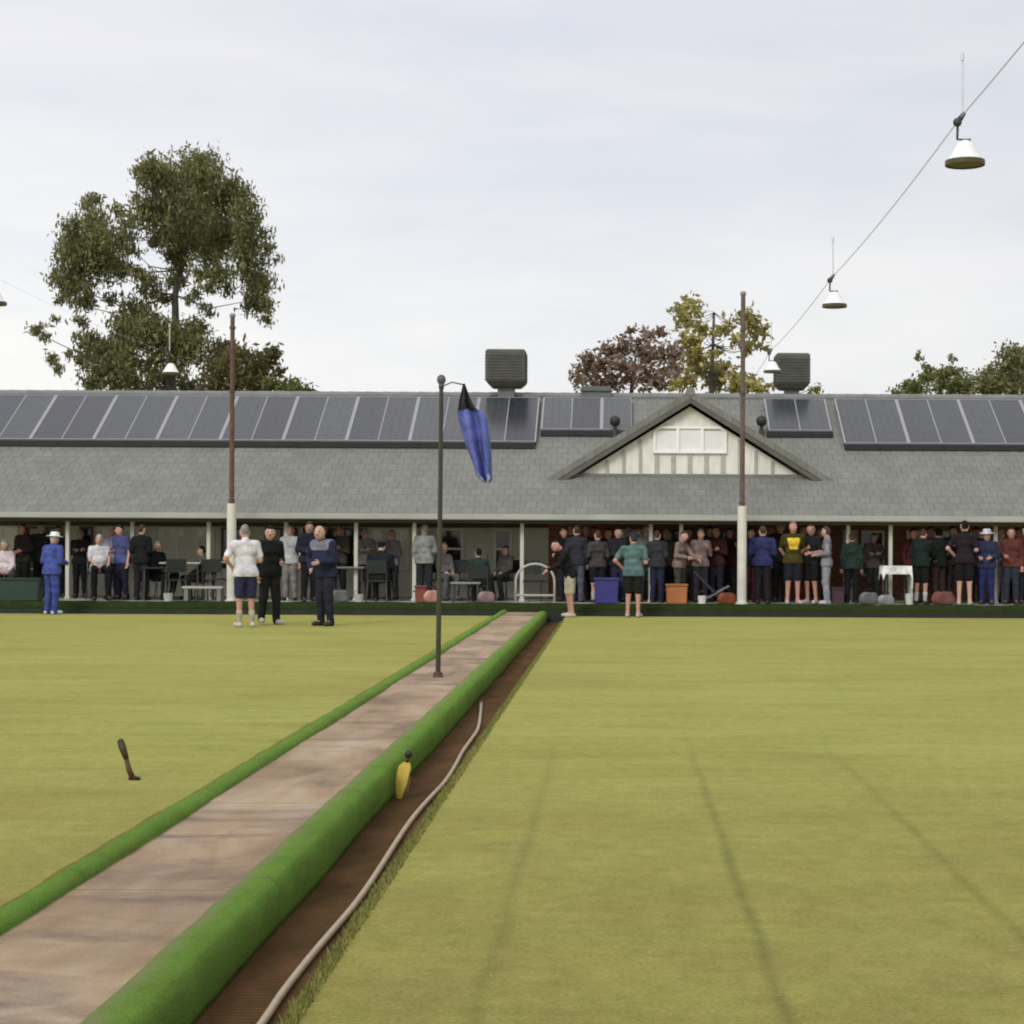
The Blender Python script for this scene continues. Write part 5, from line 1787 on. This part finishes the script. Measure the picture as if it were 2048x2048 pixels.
def chair(X, Y, face, lab, seatm=CHAIRM, seat=0.45):
    t_ = thing('chair', (X, Y, FLOOR), lab, 'chair', 'verandah chairs', rz=R(face))
    mb = MB()
    mb.box((-.22, -.22, seat - .03), (.22, .22, seat))
    mb.build('seat', seatm, t_, bevel=.012)
    mb = MB()
    mb.hexa([(-.21, .215, seat + .14), (.21, .215, seat + .14), (.21, .24, seat + .14), (-.21, .24, seat + .14), (-.2, .28, seat + .42), (.2, .28, seat + .42), (.2, .305, seat + .42), (-.2, .305, seat + .42)])
    mb.build('backrest', seatm, t_, bevel=.008)
    for x in (-.2, .2):
        mb = MB()
        mb.tube([(x, -.2, seat - .035), (x * 1.08, -.24, 0)], .012, 8)
        mb.build('leg', STEEL, t_)
        mb = MB()
        mb.tube([(x * 1.08, .27, 0), (x, .20, seat - .03), (x, .225, seat + .12), (x * .98, .31, seat + .42)], .012, 8)
        mb.build('leg', STEEL, t_)
    return t_


def table(X, Y, w, d_, lab, topm, h=0.74):
    t_ = thing('table', (X, Y, FLOOR), lab, 'table', 'verandah tables')
    mb = MB()
    mb.box((-w / 2, -d_ / 2, h - .035), (w / 2, d_ / 2, h))
    mb.build('tabletop', topm, t_, bevel=.008)
    for sx in (-1, 1):
        for sy in (-1, 1):
            mb = MB()
            mb.tube([(sx * (w / 2 - .06), sy * (d_ / 2 - .06), h - .036), (sx * (w / 2 - .05), sy * (d_ / 2 - .05), 0)], .018, 8)
            mb.build('leg', STEEL, t_)
    return t_


PALE = mat('table_pale_laminate', (0.42, 0.41, 0.38), 0.5, 0.1, 4)
DARKT = mat('table_dark_top', (0.02, 0.02, 0.021), 0.5, 0.1, 4)
table(xd(300, 37.2), 37.2, .62, .5, 'small black topped table beside the seated black coat', DARKT, .70)
table(xd(345, 37.5), 37.5, 0.86, .6, 'pale topped table left of the left light pole', PALE, .80)
table(xd(428, 37.7), 37.7, 0.8, .6, 'cream topped table directly behind the left light pole', mat('table_cream', (0.45, 0.41, 0.33), 0.5, 0.1, 4), .82)
table(xd(660, 37.6), 37.6, 0.7, .55, 'grey topped table behind the stout bald person', mat('table_grey', (0.2, 0.2, 0.19), 0.5, 0.1, 4), .72)
table(xd(880, 37.0), 36.95, .62, .45, 'low pale grey table in front of the seated dark green jumper', mat('table_lowgrey', (0.27, 0.285, 0.265), 0.5, 0.1, 4), .42)

for (x, Y, face, lab) in ((8, 37.26, 20, 'dark chair under the pale pink blouse'), (187, 37.3, 25, 'dark tall chair under the seated white shirt'), (296, 37.55, 60, 'dark chair under the seated black coat'), (382, 37.95, -60, 'dark chair under the seated grey pullover'),
                          (716, 37.1, 175, 'dark chair under the hunched hooded coat'), (837, 37.95, 35, 'dark chair under the mauve grey cardigan'), (903, 37.3, 180, 'dark low chair under the dark green jumper'), (955, 38.45, -40, 'dark chair under the olive coat'),
                          (405, 37.6, 180, 'empty dark chair left of the left light pole'), (330, 37.1, 200, 'empty dark chair in front of the pale topped table'), (870, 38.0, 15, 'empty dark chair below the brown window'), (1010, 37.4, 20, 'empty dark chair inside the pale hoop by the path end')):
    chair(xd(x, Y), Y, face, lab, seat={187: .58, 382: .39, 903: .35}.get(x, .45))

# white clothed table on the right
tx = xd(1690, 36.9)
wt = table(tx, 36.9, .56, .5, 'small square table under the white cloth at the right', mat('table_wood', (0.2, 0.14, 0.09), 0.6), .80)
mb = MB()
for i in range(1):
    x0, x1, y0, y1, zt = tx - .295, tx + .295, 36.9 - .265, 36.9 + .265, FLOOR + .804
    n_ = 14
    top_ = [(x0, y0), (x1, y0), (x1, y1), (x0, y1)]
    ring0, ring1 = [], []
    for k in range(4):
        a, b_ = Vector(top_[k]), Vector(top_[(k + 1) % 4])
        nr = Vector(((b_ - a).y, -(b_ - a).x)).normalized()
        drop = .58 if k == 1 else .17
        for j in range(n_):
            q = a.lerp(b_, j / n_)
            w_ = .006 + .012 * math.sin(j * 1.9 + k)
            dr = drop if 0 < j else .30
            ring0.append((q.x, q.y, zt))
            ring1.append((q.x + nr.x * (w_ + .01), q.y + nr.y * (w_ + .01), zt - dr))
    m_ = len(ring0)
    mb.add(ring0 + ring1, [tuple(range(m_))] + [(j, (j + 1) % m_, m_ + (j + 1) % m_, m_ + j) for j in range(m_)])
tcl = mb.build('tablecloth', cloth((0.70, 0.71, 0.67)))
tag(tcl, 'white cloth draped over the small square table with a long fall at its right', 'tablecloth')
tcl.modifiers.new('thickness', 'SOLIDIFY').thickness = 0.004


def crate(X, Y, w, d_, h, lab, name, cat, col, z=FLOOR, lid=None):
    t_ = thing(name, (X, Y, z), lab, cat)
    mb = MB()
    mb.hexa([(-w * .46, -d_ * .46, 0), (w * .46, -d_ * .46, 0), (w * .46, d_ * .46, 0), (-w * .46, d_ * .46, 0), (-w / 2, -d_ / 2, h), (w / 2, -d_ / 2, h), (w / 2, d_ / 2, h), (-w / 2, d_ / 2, h)])
    k_ = 'plastic_%d_%d_%d' % tuple(int(c * 1000) for c in col)
    mb.build('tub', mat(k_, col, 0.5, 0.1, 6), t_, bevel=.015)
    mb = MB()
    mb.box((-w / 2 - .015, -d_ / 2 - .015, h + .001), (w / 2 + .015, d_ / 2 + .015, h + .05))
    lc = lid or tuple(c * .8 for c in col)
    mb.build('lid', mat('plastic_%d_%d_%d' % tuple(int(c * 1000) for c in lc), lc, 0.5, 0.1, 6), t_, bevel=.012)
    for s_ in (-1, 1):
        mb = MB()
        mb.tube([(s_ * (w * .49), -.07, h * .72), (s_ * (w / 2 + .035), -.06, h * .78), (s_ * (w / 2 + .035), .06, h * .78), (s_ * (w * .49), .07, h * .72)], .012, 6)
        mb.build('handle', mat('handle_black', (0.02, 0.02, 0.02), 0.5), t_)
    return t_


crate(xd(1277, 36.8), 36.8, .44, .36, .36, 'orange insulated box on the verandah edge between the posts', 'cool_box', 'cool box', (0.42, 0.16, 0.055), lid=(0.36, 0.13, 0.05))
crate(xd(1145, 36.85), 36.85, .50, .40, .48, 'blue purple storage bin behind the teal polo', 'storage_bin', 'storage bin', (0.045, 0.042, 0.20), lid=(0.05, 0.05, 0.17))
crate(xd(795, 36.8), 36.8, .24, .22, .30, 'rust red box on the floor by the pale door', 'storage_box', 'box', (0.20, 0.055, 0.04), lid=(0.16, 0.05, 0.04))
crate(xd(1580, 37.1), 37.1, .26, .24, .30, 'dark maroon box beside the pale grey trousers', 'storage_box', 'box', (0.06, 0.03, 0.04))
crate(xd(35, 36.75), 36.75, 1.0, .4, .42, 'long dark green storage chest at the left edge of the verandah', 'storage_chest', 'chest', (0.025, 0.05, 0.035))


def bag(X, Y, w, d_, h, lab, col, face=0):
    t_ = thing('bowls_bag', (X, Y, FLOOR), lab, 'bag', 'bags on the verandah floor', rz=R(face))
    v, f = sdf_mesh([('c', np.array((-w / 2 + .07, 0, .10)), np.array((w / 2 - .07, 0, .10)), .105, .105, d_ * 4), ('c', np.array((-w / 2 + .09, 0, h - .09)), np.array((w / 2 - .09, 0, h - .09)), .085, .085, d_ * 4)], .05, .018, .004, int(X * 100) % 97, cut=lambda X_, Y_, Z_: .003 - Z_)
    mesh_object('bag_body', v, f, [cloth(col)], t_)
    mb = MB()
    mb.tube([(-.08, 0, h - .01), (-.06, 0, h + .07), (.06, 0, h + .07), (.08, 0, h - .01)], .010, 6)
    mb.build('handle', cloth((0.02, 0.02, 0.02)), t_, smooth=True)
    return t_


bag(xd(640, 36.75), 36.75, .40, .2, .26, 'grey cloth bag at the feet of the grey topped table', (0.12, 0.125, 0.12))
bag(xd(815, 36.7), 36.7, .28, .18, .26, 'pink cloth bag right of the rust red box', (0.46, 0.24, 0.20), 20)
bag(xd(918, 36.6), 36.6, .30, .18, .24, 'pinkish grey bag at the end of the low pale table', (0.26, 0.17, 0.165), 10)
bag(xd(1372, 36.7), 36.7, .34, .18, .24, 'rust brown bag left of the right light pole', (0.20, 0.06, 0.03))
bag(xd(1640, 36.8), 36.8, .36, .2, .26, 'grey bag left of the white clothed table', (0.13, 0.135, 0.13))
bag(xd(1672, 36.6), 36.6, .30, .2, .20, 'silver grey bag under the white clothed table', (0.25, 0.26, 0.26), 15)
bag(xd(1780, 36.9), 36.9, .44, .2, .28, 'dusty red bag at the feet of the black clad group', (0.16, 0.065, 0.06))


def bucket(x, Y, lab, col, z=FLOOR, r_=.10, h=.17):
    t_ = thing('bucket', (xd(x, Y), Y, z), lab, 'bucket', 'small pale buckets')
    mb = MB()
    mb.lathe([(.001, .002), (r_ * .8, .002), (r_, h), (r_ * .93, h), (r_ * .76, .012), (.001, .012)], seg=16)
    mb.build('tub', mat('bucket_%d' % int(col[0] * 1000), col, 0.5, 0.1, 6), t_, smooth=False)
    mb = MB()
    mb.tube([(-r_, 0, h - .02), (-r_ * .8, -.03, h + .07), (0, -.045, h + .10), (r_ * .8, -.03, h + .07), (r_, 0, h - .02)], .006, 6)
    mb.build('handle', STEEL, t_, smooth=True)


bucket(318, 36.6, 'pale bucket at the foot of the small black topped table', (0.42, 0.45, 0.39))
bucket(678, 36.6, 'cream bucket at the foot of the grey topped table', (0.40, 0.41, 0.36))
bucket(1325, 36.6, 'white bucket at the foot of the blue folding chair', (0.66, 0.67, 0.64), r_=.09)
bucket(1716, 36.5, 'white bucket under the long fall of the white cloth', (0.56, 0.56, 0.50), r_=.085, h=.24)

# pale low bench in front of the left pole
bn = thing('bench', (xd(385, 36.9), 36.9, FLOOR), 'low pale slab bench left of the left light pole', 'bench')
mb = MB()
mb.box((-.42, -.16, .26), (.42, .16, .31))
mb.build('seat', PALE, bn, bevel=.01)
for sx in (-1, 1):
    mb = MB()
    mb.box((sx * .34 - .04, -.14, 0), (sx * .34 + .04, .14, .258))
    mb.build('support', mat('bench_support', (0.2, 0.2, 0.18), 0.7), bn)

# blue folding chair with sling seat, turned side on
fc = thing('folding_chair', (xd(1336, 36.95), 36.95, FLOOR), 'blue sling folding chair leaning back on the verandah edge', 'chair')
mb = MB()
mb.hexa([(-.26, -.22, .62), (-.24, -.22, .60), (.22, -.22, .20), (.20, -.22, .23), (-.26, .22, .62), (-.24, .22, .60), (.22, .22, .20), (.20, .22, .23)])
mb.build('sling', cloth((0.045, 0.085, 0.17)), fc)
mb = MB()
mb.hexa([(.20, -.22, .20), (.42, -.22, .34), (.42, .22, .34), (.20, .22, .20), (.20, -.22, .225), (.42, -.22, .365), (.42, .22, .365), (.20, .22, .225)])
mb.build('seat', cloth((0.04, 0.075, 0.16)), fc)
for sy in (-.235, .235):
    mb = MB()
    mb.tube([(-.29, sy, .66), (.34, sy, 0.0)], .012, 8)
    mb.build('leg', STEEL, fc)
    mb = MB()
    mb.tube([(.44, sy, .37), (-.22, sy, 0.0)], .012, 8)
    mb.build('leg', STEEL, fc)

# pale rounded hoop rail near the end of the path
hr_ = thing('hand_rail', (xd(1010, 36.7), 36.7, FLOOR), 'pale rounded hand rail at the end of the path', 'hand rail')
mb = MB()
w_ = .40
arc = [(-w_, 0, 0), (-w_, 0, .45)] + [(-w_ * math.cos(a_), 0, .45 + .36 * math.sin(a_)) for a_ in [math.pi * i / 12 for i in range(1, 12)]] + [(w_, 0, .45), (w_, 0, 0)]
mb.tube(arc, .026, 10)
mb.build('hoop', mat('rail_pale', (0.40, 0.40, 0.36), 0.5, 0.1, 4), hr_, smooth=True)
mb = MB()
mb.tube([(-w_, 0, .16), (w_, 0, .16)], .022, 10)
mb.build('cross_bar', MATS['rail_pale'], hr_)
for x in (-w_, w_):
    mb = MB()
    mb.lathe([(.055, 0), (.055, .012), (.03, .02)], center=(x, 0, 0), seg=12)
    mb.build('foot_plate', MATS['rail_pale'], hr_)


# ------------------------------------------------------------------ camera, sky, light
cam = bpy.data.cameras.new('camera')
co = bpy.data.objects.new('camera', cam)
C.objects.link(co)
co.matrix_world = Matrix.Translation((0, 0, EYE)) @ Matrix.Rotation(math.pi / 2, 4, 'X') @ Matrix.Rotation(ROLL, 4, 'Z')
cam.sensor_width = 36
cam.lens = 36 * F / 2048
cam.shift_x = -(PX - 1024) / 2048
cam.shift_y = (PY - 1024) / 2048
cam.clip_start = 0.1
cam.clip_end = 5000
bpy.context.scene.camera = co

SUN_EL, SUN_AZ = R(34), R(203)      # behind the camera, a little to the left
world = bpy.data.worlds.new('World')
bpy.context.scene.world = world
world.use_nodes = True
nt = world.node_tree
bg = nt.nodes['Background']
sky = N(nt, 'ShaderNodeTexSky', sky_type='NISHITA')
sky.sun_disc = False
sky.sun_elevation = SUN_EL
sky.sun_rotation = SUN_AZ
sky.air_density = 1.0
sky.dust_density = 2.0
tc = N(nt, 'ShaderNodeTexCoord')
gen = tc.outputs['Generated']
sep = N(nt, 'ShaderNodeSeparateXYZ')
nt.links.new(gen, sep.inputs[0])
zz = sep.outputs[2]
# overcast deck (in units of the background strength 0.1): pale low down, greyer blue higher, brighter again at the zenith
base = ramp(nt, zz, [(0.0, (9.65, 9.55, 9.45)), (0.13, (9.5, 9.4, 9.4)), (0.29, (8.35, 8.35, 8.85)), (0.6, (9.7, 9.7, 10.1)), (1.0, (12.8, 12.8, 13.0))])
cl = noise(nt, mapping(nt, gen, (1.0, 1.0, 3.2), (0.3, 0.1, 0.25)), 3.2, 6, 0.55, 0.35)
cl2 = noise(nt, mapping(nt, gen, (0.8, 0.8, 4.5), (1.7, 0.4, 0.9)), 6.0, 5, 0.5, 0.3)
k1 = ramp(nt, cl, [(0.36, (0.90, 0.925, 0.965)), (0.52, (1.0, 1.0, 1.0)), (0.68, (1.06, 1.05, 1.03))])
k2 = ramp(nt, cl2, [(0.35, (0.965, 0.975, 0.985)), (0.65, (1.02, 1.015, 1.01))])
deck = mixc(nt, 1.0, mixc(nt, 1.0, base, k1, 'MULTIPLY'), k2, 'MULTIPLY')
side = math_(nt, 'MULTIPLY_ADD', sep.outputs[0], -0.16, 1.0)
deck = mixc(nt, 1.0, deck, side, 'MULTIPLY')
colr = mixc(nt, 0.9, sky.outputs[0], deck)
nt.links.new(colr, bg.inputs['Color'])
bg.inputs['Strength'].default_value = 0.1

sun = bpy.data.lights.new('sun', 'SUN')
sun.energy = 1.5
sun.angle = R(22)
sun.color = (1.0, 0.96, 0.9)
so = bpy.data.objects.new('sun', sun)
C.objects.link(so)
dirv = Vector((math.sin(SUN_AZ) * math.cos(SUN_EL), math.cos(SUN_AZ) * math.cos(SUN_EL), math.sin(SUN_EL)))
so.rotation_euler = dirv.to_track_quat('Z', 'Y').to_euler()

sc = bpy.context.scene
sc.view_settings.view_transform = 'Standard'
sc.view_settings.look = 'None'
sc.view_settings.exposure = 0.0
sc.view_settings.gamma = 1.0
sc.cycles.max_bounces = 6
sc.cycles.filter_width = 2.0
